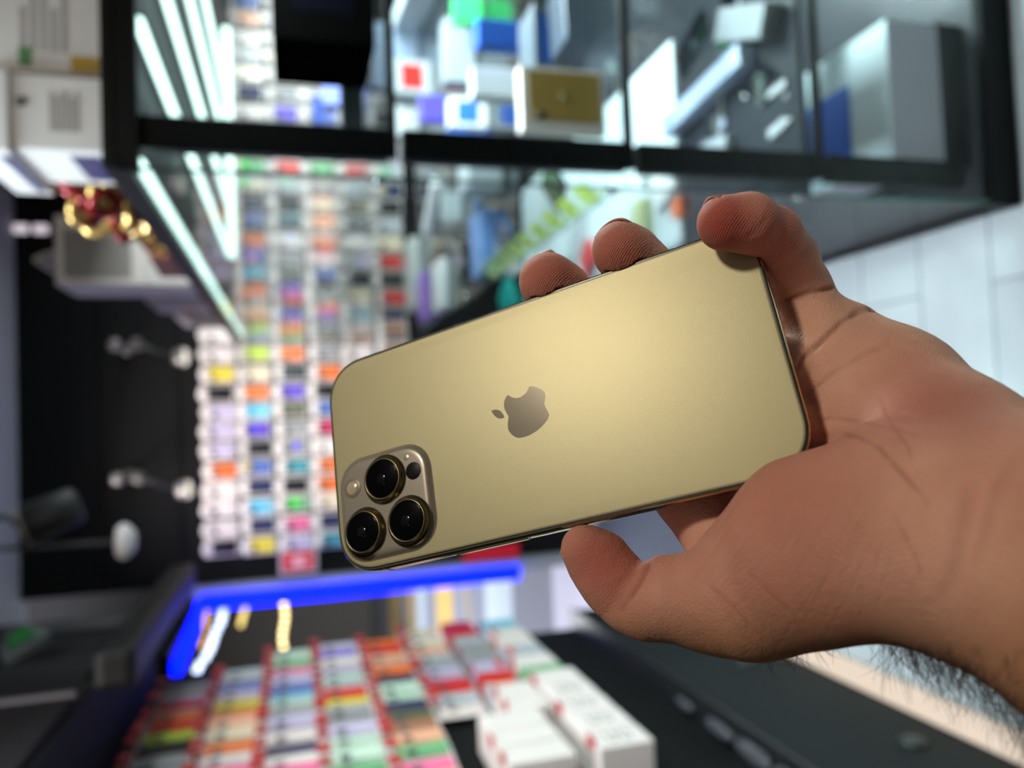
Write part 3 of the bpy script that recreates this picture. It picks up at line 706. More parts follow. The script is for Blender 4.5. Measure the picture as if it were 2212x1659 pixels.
bm = bmesh.new(); bm_tube(bm, [(0, 0.02, 0.066), (0, -0.045, 0.066), (0, -0.05, 0.072)], 0.0022, 6); M_hook = from_bm('hook', bm); M_hook.materials.append(hookm)
M_tag = rr_plate('price_tag', 0.036, 0.026, 0.0015, 0.002, mat('tag_white', (232, 224, 220), 0.5))
M_rtag = rr_plate('price_tag', 0.038, 0.032, 0.005, 0.003, mat('tag_red', (170, 34, 36), 0.5))
M_glint = rr_plate('glint_patch', 0.034, 0.026, 0.0012, 0.008, HM['green'])
def put(me_, name, parent, loc, m=None, rot=None):
    o = bpy.data.objects.new(name, me_); COL.objects.link(o); o.parent = parent; o.location = loc
    if rot: o.rotation_euler = rot
    if m is not None: o.material_slots[0].link = 'OBJECT'; o.material_slots[0].material = m
    return o
def make_pack(kind):
    root = bpy.data.objects.new('phone_case_pack', None); COL.objects.link(root); root.empty_display_size = 0.02
    put(M_card, 'card', root, (0, 0, 0)); put(M_case if kind == 'wall' else M_caseL, 'phone_case', root, (0, -0.003, -0.012 if kind == 'wall' else -0.004), PM['grey'])
    put(M_lens, 'camera_cutout', root, (-0.016, -0.012 if kind == 'wall' else -0.0165, 0.024)); put(M_hook, 'hook', root, (0, 0, 0))
    if kind == 'wall': put(M_tag, 'price_tag', root, (0, -0.047, 0.070))
    else: put(M_rtag, 'price_tag', root, (0, -0.040, 0.074))
    return root
ORD = ['first', 'second', 'third', 'fourth', 'fifth', 'sixth', 'seventh', 'eighth', 'ninth', 'tenth', 'eleventh', 'twelfth', 'thirteenth', 'fourteenth', 'fifteenth', 'sixteenth', 'seventeenth', 'eighteenth', 'nineteenth', 'twentieth', 'twenty-first', 'twenty-second', 'twenty-third', 'twenty-fourth', 'twenty-fifth', 'twenty-sixth', 'twenty-seventh', 'twenty-eighth', 'twenty-ninth', 'thirtieth', 'thirty-first', 'thirty-second', 'thirty-third', 'thirty-fourth', 'thirty-fifth']
def place_pack(proto, loc, rz, colour, label, group, glint=None, ry=0):
    r_ = copy_tree(proto); r_.location = loc; r_.rotation_euler = (0, ry, rz); tag(r_, label, 'phone case', group)
    for ch in r_.children:
        if ch.name.startswith('phone_case'): ch.material_slots[0].material = PM[colour]
    if glint: put(M_glint, 'glint_patch', r_, (0.008, -0.015, glint[1]), HM[glint[0]])['label'] = '%s glint of light painted on the pack' % glint[0]
    return r_
wall_proto = make_pack('wall')
# rows from the ceiling down, columns from the doorway towards the right; y pixels 1165 -> ~0 in steps of 38
ROWS = [
 'black white white white orange lilac lilac lilac black yellow white white white white peach silver grey silver grey olive lilac black teal grey grey grey peach silver white orange cream lilac white grey',
 'yellow navy cyan navy blue black violet cyan orange cream lime blue orange grey black navy orange navy black cream green black violet white navy cream grey white peach blue white grey lilac silver',
 'lilac pink green black teal grey grey olive violet black orange green violet red navy grey white black black silver red teal grey violet grey grey cream white lilac white grey cream teal white',
 'teal navy cream orange orange white magenta blue black orange grey olive blue grey black white orange peach cream grey green peach cream grey grey silver grey lilac white cream grey silver white grey',
 'grey cream lilac white silver cream pink grey cream grey white brown teal cream black lilac white grey cream silver grey grey white grey lilac',
 'white grey cream silver lilac white grey cream navy lilac brown black navy red black red cream silver black navy silver lilac grey black grey']
GLINTS = {(1, 2): ('cyan', 0), (2, 2): ('green', 0), (1, 4): ('yellow', .04), (2, 5): ('blue', -.02), (1, 6): ('violet', 0), (1, 7): ('cyan', .02), (2, 10): ('orange', .03), (1, 13): ('orange', .05), (0, 14): ('blue', -.03), (2, 13): ('orange', -.01), (0, 15): ('violet', 0), (1, 15): ('orange', 0), (1, 19): ('green', .03), (1, 20): ('green', .03), (1, 8): ('orange', .03), (3, 12): ('violet', -.02), (5, 21): ('blue', 0)}
first = True
for r_, row in enumerate(ROWS):
    cols = row.split()
    z = 1.845 - r_ * 0.166
    for c_i, colr in enumerate(cols):
        x = -0.575 + c_i * 0.0915
        px = CX + FPX * ((RW.T @ (np.array([x, 3.985, z]) - CAM))[0] / (RW.T @ (np.array([x, 3.985, z]) - CAM))[2]); py = CY + FPX * ((RW.T @ (np.array([x, 3.985, z]) - CAM))[1] / (RW.T @ (np.array([x, 3.985, z]) - CAM))[2])
        if px > 775 and 800 - (px - 780) * .35 < py < 1215: continue      # hung behind the phone: nothing of it shows
        rg = random.Random(r_ * 100 + c_i)
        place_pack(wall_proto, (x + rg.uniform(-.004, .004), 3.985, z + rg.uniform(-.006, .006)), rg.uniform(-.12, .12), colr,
            '%s phone case on the back wall, row %s from top, %s from the blue doorway' % (colr, ORD[r_], ORD[c_i]), 'packed phone cases hanging on the back wall', GLINTS.get((r_, c_i)))
for o in list(wall_proto.children): bpy.data.objects.remove(o)
bpy.data.objects.remove(wall_proto)
# round blister packs hanging at the right of the bottom rows: boxed phones on ledges are built with the cabinet
left_proto = make_pack('left')
LR_ = [
 (1.85, 2.72, 'grey lilac red orange red lime black grey silver mint cream brown grey cream silver'),
 (1.69, 2.84, 'silver grey blue lilac yellow orange peach cream orange white pink peach lime green mint'),
 (1.535, 2.94, 'mint green pink lilac blue cyan mint grey lilac white navy white pink pink'),
 (1.38, 2.98, 'lilac violet white lilac mint silver red yellow grey grey lilac mint mint green'),
 (1.22, 2.96, 'orange red peach grey orange navy mint mint navy olive brown peach green pink peach'),
 (1.065, 3.06, 'cream white cream peach silver grey lilac magenta red silver white')]
gname = 'packed phone cases on the left rack'
for r_, (z, y0, cols) in enumerate(LR_):
    for c_i, colr in enumerate(cols.split()):
        y = y0 - c_i * 0.080
        if y < 1.5: break
        rg = random.Random(r_ * 31 + c_i)
        place_pack(left_proto, (-0.845 + rg.uniform(-.006, .012), y, z), math.radians(90) + rg.uniform(-.25, .10), colr,
            '%s phone case on the left rack, row %s from top, %s from the doorway end' % (colr, ORD[r_], ORD[c_i]), gname)
for o in list(left_proto.children): bpy.data.objects.remove(o)
bpy.data.objects.remove(left_proto)
# boxed goods on the two lowest rows
def boxed(label, lo, hi, colr, group, tagm=True, print_=None):
    root = bpy.data.objects.new('boxed_accessory', None); COL.objects.link(root); root.location = ((lo[0] + hi[0]) / 2, (lo[1] + hi[1]) / 2, lo[2])
    tag(root, label, 'box', group)
    box_in(root, 'carton', lo, hi, PM[colr], 0.003)
    if tagm: box_in(root, 'price_tag', (hi[0] - 0.02, lo[1] + 0.03, hi[2] - 0.002), (hi[0] + 0.006, hi[1] - 0.03, hi[2] + 0.005), mat('tag_red', (196, 30, 34), 0.45), 0.002)
    if print_: box_in(root, 'printed_panel', (hi[0] - 0.001, lo[1] + 0.006, lo[2] + (hi[2] - lo[2]) * print_[1]), (hi[0] + 0.0008, hi[1] - 0.006, lo[2] + (hi[2] - lo[2]) * print_[2]), PM[print_[0]])
    return root
bx7 = 'magenta red silver grey grey lilac red silver white white white white white'.split()
for i, c in enumerate(bx7):
    y = 3.02 - i * 0.105
    boxed('%s boxed accessory on the left rack, second lowest row, %s from the doorway end' % (c, ORD[i]), (-0.864, y - 0.05, 0.868 + .04 * (i > 9)), (-0.80 + 0.03 * (i > 7), y + 0.045, 0.978 + .09 * (i > 9)), c, 'boxed accessories on the lower left rack', i % 3 != 1, ('orange', .2, .8) if i == 7 else ('red', .1, .3) if i == 5 else None)
bx8 = 'cyan white white silver white green white white white white white'.split()
for i, c in enumerate(bx8):
    y = 2.90 - i * 0.115
    o = boxed('%s boxed accessory on the left rack, lowest row, %s from the doorway end' % (c, ORD[i]), (-0.864, y - 0.055, 0.725), (-0.78 + 0.02 * (i > 5), y + 0.05, 0.858), c, 'boxed accessories on the lower left rack', i % 2 == 0, ('red', .75, .9) if i in (3, 1) else None)
    if i >= 7:
        bm = bmesh.new(); 
        for k_ in (0, 1):
            cc = Vector((-0.7592, y + 0.0, 0.775 + 0.035 * k_))
            bm_tube(bm, [cc + Vector((0, 0.030 * math.cos(a_), 0.012 * math.sin(a_))) for a_ in np.linspace(0.5, 5.6, 14)], 0.0016, 5)
        q = link('printed_marks', from_bm('printed_marks', bm), mat('ink_grey', (96, 98, 108), 0.6)); q.parent = o; q.location = -Vector(o.location)
# rack board and plinth
rk = empty('display_rack', (-0.88, 2.2, 0.0)); tag(rk, 'black slatwall display rack with dark plinth along the left wall', 'display rack')
box_in(rk, 'back_board', (-0.90, 1.0, 0.44), (-0.872, 3.04, 1.975), black)
for i in range(8): box_in(rk, 'rail', (-0.872, 1.0, 1.925 - i * 0.157), (-0.866, 3.04, 1.932 - i * 0.157), dark)
box_in(rk, 'plinth', (-0.90, 0.4, 0.012), (-0.80, 3.04, 0.44), mat('plinth_dark', (24, 27, 27), 0.75, Specular_IOR_Level=0.2), 0.004)
box_in(rk, 'ledge', (-0.90, 0.4, 0.44), (-0.79, 3.04, 0.452), mat('ledge_dark', (26, 26, 27), 0.4))
for y_ in (1.35, 1.55, 2.2, 2.4): 
    o = lathe('lock', [(0, 0), (0.03, 0), (0.032, 0.006), (0.024, 0.012), (0, 0.012)], mat('lock_dark', (34, 38, 38), 0.5), None, 24, Matrix.Translation((-0.80, y_, 0.17 if y_ in (1.35, 2.2) else 0.14)) @ Matrix.Rotation(math.radians(90), 4, 'Y')); o.parent = rk; o.location = -Vector(rk.location)
for i, (y_, s_) in enumerate(((2.05, .05), (1.86, .07), (1.70, .08), (1.55, .07), (1.38, .08), (1.22, .08))):
    bm = bmesh.new(); bmesh.ops.create_icosphere(bm, subdivisions=2, radius=s_, matrix=Matrix.Translation((-0.835, y_, 0.467)) @ Matrix.Diagonal((0.30, 1, 0.13, 1)))
    for v in bm.verts: v.co += Vector((0, 0, .004 * math.sin(v.co.y * 90)))
    o = link('folded_film', from_bm('folded_film', bm), mat('film_grey', (70, 69, 74), 0.4), None, True); tag(o, 'grey crumpled film on the rack ledge, %s from the doorway end' % ORD[i], 'film', 'crumpled film lying on the rack ledge')
wash = empty('floor_wash_glow', (-0.78, 1.6, 0.0)); tag(wash, 'glowing stand-in for warm light on the floor at the foot of the left rack', 'light strip')  # glowing strip put where warm light washes the floor
box_in(wash, 'channel', (-0.80, 0.6, 0.0), (-0.72, 2.35, 0.010), mat('channel_grey', (150, 148, 144), 0.4))
box_in(wash, 'glow_strip', (-0.795, 0.62, 0.010), (-0.728, 2.33, 0.020), emis('warm_floor_glow', (248, 228, 208), 0.9), 0.003)
# red signs on the doorway side
def sign(px0, px1, py0, py1, Y, label, txt):
    a = on_y(px0, py1, Y); b_ = on_y(px1, py0, Y)
    x0, x1 = sorted((a[0], b_[0])); z0, z1 = sorted((a[2], b_[2]))
    root = empty('sign', ((x0 + x1) / 2, Y, z0)); tag(root, label, 'sign', 'red signs beside the doorway')
    box_in(root, 'board', (x0, Y - 0.008, z0), (x1, Y, z1), mat('sign_red', (206, 20, 40), 0.4), 0.002)
    if txt:
        w, h = x1 - x0, z1 - z0
        box_in(root, 'printed_panel', (x0 + w * .22, Y - 0.0095, z0 + h * .25), (x1 - w * .25, Y - 0.008, z1 - h * .28), mat('sign_pink', (236, 170, 182), 0.5))
        box_in(root, 'white_edge', (x0 - .012, Y - 0.006, z0 - .012), (x1 + .004, Y + 0.0, z1 + .012), mat('sign_white', (190, 188, 196), 0.5))
sign(610, 678, 1188, 1236, 3.92, 'red sign with pale centre beside the blue lit post', True)
sign(1000, 1120, 1172, 1214, 3.92, 'plain red sign low beside the blue lit post', False)

# ------------------------------------------------------------------ the glass display cabinet
CXL, CXR, CY0, CY1, CT = 0.40, 2.60, 1.30, 3.93, 1.75
gl = glass('cabinet_glass', ior=1.2); gls = glass('side_glass', ior=1.22); glh = glass('shelf_glass', (0.96, 0.98, 0.98), ior=1.22); gle = mat('glass_edge_green', (40, 104, 84), 0.1, 0, Alpha=1.0)
cab = empty('display_cabinet', ((CXL + CXR) / 2, (CY0 + CY1) / 2, 0)); tag(cab, 'large glass display cabinet with black frame and three shelves along the right', 'display cabinet')
box_in(cab, 'plinth', (CXL, CY0, 0.0), (CXR, CY1, 0.045), alu, 0.003)
box_in(cab, 'bottom_panel', (CXL + 0.01, CY0 + 0.01, 0.045), (CXR, CY1, 0.075), mat('cab_bottom', (58, 60, 66), 0.25))
box_in(cab, 'top_panel', (CXL, CY0, CT), (CXR, CY1, CT + 0.022), alu, 0.003)
box_in(cab, 'back_panel', (CXR, CY0, 0.0), (CXR + 0.015, CY1, CT), mat('cab_back', (150, 152, 158), 0.35))
box_in(cab, 'glass_panel', (CXL, CY0 + 0.006, 0.075), (CXL + 0.006, CY1, CT - 0.0), gls)
box_in(cab, 'glass_panel', (CXL + 0.0, CY0, 0.075), (CXR, CY0 + 0.006, CT), gl)
box_in(cab, 'edge_strip', (CXL - 0.002, CY0 - 0.002, 0.045), (CXL + 0.004, CY0 + 0.004, 0.50), gle)
box_in(cab, 'edge_strip', (CXL - 0.002, CY0 - 0.002, 0.50), (CXL + 0.002, CY0 + 0.002, CT), mat('corner_dark', (40, 52, 50), 0.2))
box_in(cab, 'top_rail', (CXL - 0.004, CY0 - 0.004, CT - 0.018), (CXL + 0.018, CY1, CT + 0.0), alu)
box_in(cab, 'top_rail', (CXL - 0.004, CY0 - 0.004, CT - 0.030), (CXR, CY0 + 0.016, CT + 0.0), alu)
box_in(cab, 'bottom_rail', (CXL - 0.004, CY0 - 0.004, 0.045), (CXR, CY0 + 0.02, 0.085), alu)
box_in(cab, 'bottom_rail', (CXL - 0.004, CY0, 0.02), (CXL + 0.012, CY1, 0.060), alu)
SHZ = (1.325, 0.892, 0.484)
for a_, b_ in ((1.335, 1.72), (0.902, 1.31), (0.494, 0.875), (0.14, 0.465)):
    box_in(cab, 'post', (0.437, CY0 + 0.012, a_), (0.491, CY0 + 0.04, b_), alu, 0.003)
for z in SHZ:
    box_in(cab, 'shelf', (CXL + 0.012, CY0 + 0.012, z), (CXR - 0.01, CY1 - 0.02, z + 0.008), glh)
    box_in(cab, 'shelf_rail', (CXL + 0.04, CY0 + 0.008, z - 0.004), (CXR, CY0 + 0.024, z + 0.010), alu)
    for y_ in (1.36, 2.66, 3.4): 
        o = lathe('shelf_clamp', [(0, 0), (0.010, 0), (0.012, 0.005), (0.010, 0.012), (0, 0.014)], mat('clamp_chrome', (200, 204, 208), 0.15, 1.0), None, 16, Matrix.Translation((CXL + 0.008, y_, z + 0.02)) @ Matrix.Rotation(math.radians(90), 4, 'Y')); o.parent = cab; o.location = -Vector(cab.location)
tubm = emis('led_tube_and_reflection', (206, 242, 232), 3.2)
for i, x in enumerate((0.418, 0.655, 0.86, 1.07, 1.28)):  # first is the corner lamp; the others build LED reflections as glowing tubes
    tube_in(cab, 'led_tube_and_reflection', [(x, CY0 + 0.03 + 0.02 * i, CT - 0.026), (x, 3.86 if i == 0 else 3.2, CT - 0.026)], 0.009, tubm, 10)
tube_in(cab, 'led_tube_and_reflection', [(0.66, 3.25, CT - 0.03), (1.58, 3.25, CT - 0.03)], 0.016, tubm, 10)

# goods in the cabinet
GI = 'goods standing in the glass cabinet'
def carton(name, label, cat, lo, hi, m, parts=(), rz=0, group=GI, bev=0.003):
    c = Vector(((lo[0] + hi[0]) / 2, (lo[1] + hi[1]) / 2, lo[2])); root = empty(name, c); tag(root, label, cat, group)
    d = (Vector(hi) - Vector(lo)) / 2
    box('carton', (-d.x, -d.y, 0), (d.x, d.y, 2 * d.z), m, root, bev)
    for pn, pm, side, u0_, v0_, u1_, v1_ in parts:
        e = 0.0008
        if side == 'front': q = box(pn, (-d.x + 2 * d.x * u0_, -d.y - e, 2 * d.z * v0_), (-d.x + 2 * d.x * u1_, -d.y + e, 2 * d.z * v1_), pm, root)
        elif side == 'left': q = box(pn, (-d.x - e, -d.y + 2 * d.y * u0_, 2 * d.z * v0_), (-d.x + e, -d.y + 2 * d.y * u1_, 2 * d.z * v1_), pm, root)
        else: e *= (2 if pn == 'picture' else 1); q = box(pn, (-d.x + 2 * d.x * u0_, -d.y + 2 * d.y * v0_, 2 * d.z - e), (-d.x + 2 * d.x * u1_, -d.y + 2 * d.y * v1_, 2 * d.z + e), pm, root)
    root.rotation_euler = (0, 0, rz)
    return root
wbox = mat('box_white', (226, 230, 232), 0.35); gpr = mat('print_gold', (146, 118, 56), 0.4); navy = mat('print_navy', (30, 34, 86), 0.4); bluep = mat('print_blue', (44, 110, 226), 0.6); lp = mat('print_lilac', (150, 144, 158), 0.45)
greyp = mat('print_grey', (150, 148, 150), 0.5); dkp = mat('print_dark', (70, 58, 38), 0.4)
g = carton('phone_box', 'white phone box with gold phone picture behind the front glass, middle shelf', 'phone box', (0.535, 1.40, 0.901), (0.66, 1.43, 1.072), mat('box_rosy', (206, 196, 194), 0.4),
    [('phone_picture', gpr, 'front', .16, .06, .93, .90)])
lathe('camera_print', [(0, 0), (0.010, 0), (0.010, 0.001), (0, 0.001)], dkp, g, 20, Matrix.Translation((-0.032, -0.0155, 0.135)) @ Matrix.Rotation(math.radians(90), 4, 'X'))
lathe('emblem_print', [(0, 0), (0.007, 0), (0.007, 0.001), (0, 0.001)], mat('emblem_grey', (120, 104, 70), 0.3), g, 20, Matrix.Translation((0.006, -0.0155, 0.085)) @ Matrix.Rotation(math.radians(90), 4, 'X'))
carton('device_box', 'large grey striped box with white and blue top on the cabinet floor', 'box', (0.50, 1.35, 0.145), (0.80, 1.62, 0.278), mat('box_lilac', (214, 206, 222), 0.5),
    [('top_sheet', mat('top_white', (222, 238, 244), 0.2), 'top', 0, 0, 1, 1), ('picture', bluep, 'top', .10, .45, .70, .99)] + [('stripe', mat('stripe_grey', (172, 164, 182), 0.5), 'front', 0.0, .1 + .18 * k, 1, .16 + .18 * k) for k in range(5)])
box_in(bpy.data.objects['device_box'], 'stand_block', (0.49, 1.36, 0.0752), (0.81, 1.63, 0.1448), mat('block_dark', (24, 25, 29), 0.4))
CG = [  # px, py of the base centre, shelf z, w, d, h, colour, print, name, label
 (1050, 250, 0.90, .09, .05, .12, wbox, bluep, 'phone_box', 'white phone box with blue print standing mid shelf'),
 (1120, 190, 0.90, .08, .05, .13, wbox, None, 'phone_box', 'plain white phone box standing on mid shelf behind gold one'),
 (1130, 110, 0.90, .07, .04, .14, bluep, None, 'phone_box', 'bright blue phone box on the middle shelf'),
 (1010, 290, 0.90, .06, .05, .07, bluep, None, 'charger_box', 'small blue charger box on the middle shelf'),
 (1020, 120, 0.90, .20, .10, .10, mat('box_silver', (150, 160, 170), 0.3), None, 'device_box', 'wide silver box deep on the middle shelf'),
 (1190, 110, 0.90, .16, .12, .06, mat('box_steel', (120, 132, 144), 0.3), bluep, 'device_box', 'low steel grey box on the middle shelf'),
 (1240, 60, 0.90, .14, .10, .05, mat('box_slate', (64, 74, 88), 0.3), None, 'device_box', 'slate coloured box on the middle shelf near front'),
 (1025, 60, 0.90, .08, .05, .09, mat('box_green', (60, 190, 110), 0.3), None, 'charger_box', 'green charger box on the middle shelf'),
 (960, 240, 0.90, .10, .06, .10, mat('box_violet', (96, 84, 200), 0.3), None, 'phone_box', 'violet phone box deep on the middle shelf'),
 (930, 180, 0.90, .16, .08, .16, mat('box_pale', (186, 196, 202), 0.3), PM['red'], 'device_box', 'pale box with red print deep on the middle shelf'),
 (905, 270, 0.90, .14, .06, .14, mat('box_cloud', (206, 212, 214), 0.3), None, 'device_box', 'cloud white box near far end of middle shelf'),
 (700, 240, 1.333, .12, .05, .05, mat('box_cobalt', (40, 80, 180), 0.3), None, 'phone_box', 'cobalt box lying on the top shelf'),
 (740, 200, 1.333, .10, .05, .06, mat('box_sky', (110, 120, 190), 0.3), None, 'phone_box', 'pale blue box on the top shelf'),
 (790, 220, 1.333, .13, .06, .05, mat('box_ink', (60, 66, 74), 0.3), None, 'phone_box', 'ink grey box on the top shelf near the front'),
]
PLACED = []
def settle(x, y, w, d, z0, z1):
    for k in range(60):
        for s in ((1, -1) if k else (1,)):
            yy = y + s * 0.03 * k
            if yy - d / 2 < CY0 + .05 or yy + d / 2 > CY1 - .04: continue
            if all(abs(x - a[0]) > (w + a[2]) / 2 + .004 or abs(yy - a[1]) > (d + a[3]) / 2 + .004 or z0 > a[5] or z1 < a[4] for a in PLACED):
                PLACED.append((x, yy, w, d, z0, z1)); return yy
    return None

PLACED += [(0.5975, 1.415, .13, .036, .9, 1.075), (0.84, 1.56, .30, .22, 1.33, 1.53), (0.705, 2.58, .56, 1.46, .48, .51)]

def place_on(px, py, z):
    p = on_z(px, py, z); p[0] = min(max(p[0], CXL + .07), CXR - .12); p[1] = min(max(p[1], CY0 + .09), CY1 - .15); return p
for px, py, z, w, d, h, m_, pr_, nm, lab in CG:
    p = place_on(px, py, z); p[1] = settle(p[0], p[1], w + .05, d + .05, z, z + h); pr2 = [('printed_panel', pr_, 'front', .15, .25, .85, .8)] if pr_ is not None else []
    carton(nm, lab, 'box', (p[0] - w / 2, p[1] - d / 2, z + .001), (p[0] + w / 2, p[1] + d / 2, z + h), m_, pr2, random.Random(px).uniform(-.2, .2))
carton('device_box', 'big black box behind the front glass on the top shelf', 'box', (0.70, 1.46, 1.334), (0.98, 1.66, 1.52), mat('box_black', (2, 2, 2), 0.9, Specular_IOR_Level=0.0), [('printed_panel', mat('faint_navy', (3, 3, 6), 0.9, Specular_IOR_Level=0.0), 'front', .2, .2, .8, .8)])
# flat phones and trays on the lower shelf
M_ph = rr_plate('body', 0.078, 0.160, 0.008, 0.012, mat('phone_dark', (26, 28, 34), 0.2, 0.3))
M_scr = rr_plate('screen', 0.072, 0.154, 0.0006, 0.010, mat('phone_screen', (12, 14, 20), 0.06, 0, Coat_Weight=1.0))
def flat_phone(px, py, z, colr, label, rz):
    p = place_on(px, py, z); p[1] = settle(p[0], p[1], .15, .15, z, z + .01); root = empty('display_phone', (p[0], p[1], z + (0.0122 if z < .6 and p[1] < 1.92 else 0.0015)), (0, 0, rz)); tag(root, label, 'phone', 'phones lying on the lower cabinet shelves')
    put(M_ph, 'body', root, (0, 0, 0), colr, (math.radians(-90), 0, 0)); put(M_scr, 'screen', root, (0, 0, 0.0081), None, (math.radians(-90), 0, 0))
silv = mat('phone_silver', (190, 196, 204), 0.2, 0.4); bluph = mat('phone_blue', (60, 92, 150), 0.25, 0.3); dkph = mat('phone_dark', (26, 28, 34), 0.2)
for i, (px, py, z, m_, cn) in enumerate([(1470, 130, .493, dkph, 'dark'), (1560, 60, .493, silv, 'silver'), (1640, 170, .493, dkph, 'dark'), (1530, 60, .493, silv, 'silver'), (1700, 120, .493, silv, 'silver'), (1690, 260, .493, dkph, 'dark'), (1600, 310, .493, dkph, 'dark'), (1450, 220, .493, silv, 'silver'),
        (1085, 500, .901, bluph, 'blue'), (1020, 480, .901, bluph, 'blue'), (1120, 420, .901, dkph, 'dark'), (1000, 560, .901, dkph, 'dark'), (940, 640, .901, bluph, 'blue'), (960, 430, .901, silv, 'silver'), (1200, 400, .901, dkph, 'dark')]):
    flat_phone(px, py, z, m_, '%s phone lying on the %s cabinet shelf, %s counted from the front glass' % (cn, 'lowest' if z < .6 else 'middle', ORD[i]), math.radians(20 + 60 * (i % 3)))
tray = carton('display_tray', 'large white display tray on the lowest cabinet shelf', 'tray', (0.43, 1.86, 0.4925), (0.98, 3.3, 0.507), mat('tray_white', (214, 228, 232), 0.4), [('raised_edge', mat('tray_edge', (190, 206, 212), 0.4), 'top', 0, 0, .03, 1)], 0, None)
for i, (px, py, w, d, h, m_, cn) in enumerate([(1395, 480, .12, .08, .03, mat('card_yellowish', (206, 214, 160), 0.4), 'pale yellow'), (1440, 400, .10, .12, .02, wbox, 'white'), (1275, 560, .10, .10, .02, PM['red'], 'red'), (1480, 450, .05, .05, .03, PM['orange'], 'orange'), (1402, 372, .05, .05, .03, wbox, 'bright white'), (1110, 650, .16, .14, .05, mat('box_turquoise', (30, 170, 160), 0.3), 'turquoise'), (1230, 620, .12, .10, .02, PM['silver'], 'silver')]):
    p = on_z(px, py, .51); p[0] = max(p[0], .50)
    carton('leaflet_box', '%s low box on the white display tray' % cn, 'box', (p[0] - w / 2, p[1] - d / 2, .508), (p[0] + w / 2, p[1] + d / 2, .508 + h), m_, [], .3 * (i % 3), 'low boxes on the white tray')
def long_box(label, a, b_, z, w, h, m_, nm='device_box', fixed=False):
    p = on_z(a[0], a[1], z); q = on_z(b_[0], b_[1], z)
    for v in (p, q): v[0] = min(max(v[0], CXL + .08), CXR - .1); v[1] = min(max(v[1], CY0 + .08), CY1 - .1)
    L_ = math.hypot(*(q - p)[:2]); c = (p + q) / 2; up_ = z < .5 and 1.2 < c[1] < 1.95 and not fixed; ww = abs(q[0] - p[0]) + w; dd = abs(q[1] - p[1]) + w; c[1] = c[1] if fixed else (settle(c[0], c[1], ww * .9, dd * .9, z, z + h) or c[1]); z = z + (.0125 if up_ else 0); root = empty(nm, (c[0], c[1], z + .001), (0, 0, math.atan2(q[1] - p[1], q[0] - p[0]))); tag(root, label, 'box', GI)
    box('carton', (-L_ / 2, -w / 2, 0), (L_ / 2, w / 2, h), m_, root, .003); box('lid_edge', (-L_ / 2 - .0008, -w / 2 - .0008, h * .72), (L_ / 2 + .0008, w / 2 + .0008, h * .76), greyp, root)
    return root
bluw = mat('box_bluewhite', (160, 176, 202), 0.3)
for a_, b_, z_, w_, h_, m_, lb in [((1470, 280), (1640, 120), .493, .05, .04, bluw, 'long bluish white box slanting across the lowest shelf'),
    ((1425, 300), (1400, 150), .493, .10, .07, bluw, 'tall bluish box at the inner corner of the lowest shelf'), ((1600, 60), (1740, 20), .493, .07, .05, mat('box_ash', (110, 116, 122), 0.4), 'ash grey box far right on the lowest shelf'),
    ((1500, 330), (1560, 290), .493, .04, .03, wbox, 'short white box near side glass on the lowest shelf'), ((1640, 260), (1760, 200), .493, .03, .02, silv, 'thin silver bar on the lowest shelf'), ((1560, 170), (1620, 120), .493, .02, .03, silv, 'narrow silver strip on the lowest shelf'),
    ((900, 200), (900, 60), .901, .10, .20, bluw, 'row of pale upright boxes at far end of middle shelf'), ((1100, 260), (1160, 40), .901, .05, .03, wbox, 'long white box across the middle shelf'), ((1210, 190), (1260, 150), .901, .12, .10, mat('box_smoke', (150, 160, 166), 0.3), 'smoke grey box behind the gold phone box'),
    ((1290, 60), (1330, 20), .901, .10, .07, mat('box_smoke', (150, 160, 166), 0.3), 'smoke grey box beyond the gold phone box'), ((890, 100), (930, 20), .901, .08, .12, mat('box_pale', (186, 196, 202), 0.3), 'pale box deep right on the middle shelf')]:
    long_box(lb, a_, b_, z_, w_, h_, m_)
for a_, b_, w_, m_, lb in [((1600, 208), (1640, 176), .012, wbox, 'thin white strip, uppermost of the small strips on the lowest shelf'), ((1632, 222), (1690, 178), .014, silv, 'thin silver strip below the small white strip on the lowest shelf'),
    ((1735, 236), (1760, 218), .02, wbox, 'short bright strip nearest the front on the lowest shelf'), ((1655, 292), (1690, 262), .02, silv, 'short silver strip near the dark phones on the lowest shelf'), ((1530, 285), (1560, 262), .022, bluw, 'short bluish strip beside the side glass on the lowest shelf'), ((1720, 190), (1772, 150), .012, silv, 'narrow silver strip close to the front glass on the lowest shelf')]:
    long_box(lb, a_, b_, .515, w_, .006, m_, 'display_strip', True).location.z = .505
box('shelf_tray', (0.50, 1.34, .493), (0.86, 1.84, .504), mat('tray_dark', (34, 36, 42), 0.3)); tag(bpy.data.objects['shelf_tray'], 'dark display tray under small strips on the lowest cabinet shelf', 'tray')
# price tags along the middle shelf: a row of green and yellow cards
for i in range(9):
    y = 1.46 + i * 0.105
    root = empty('price_card', (0.43, y, 0.9005), (0, 0, 0)); tag(root, 'green price card on the middle shelf edge, %s from the front glass' % ORD[i], 'price card', 'green price cards along the middle shelf')
    o = box('card', (-0.014, -0.030, 0.0), (-0.011, 0.030, 0.046), mat('card_green', (182, 214, 70), 0.4), root); o.rotation_euler = (0, math.radians(38), 0)
    box('holder', (-0.016, -0.042, 0.0), (0.012, 0.042, 0.003), mat('holder_clear', (150, 170, 160), 0.2), root)
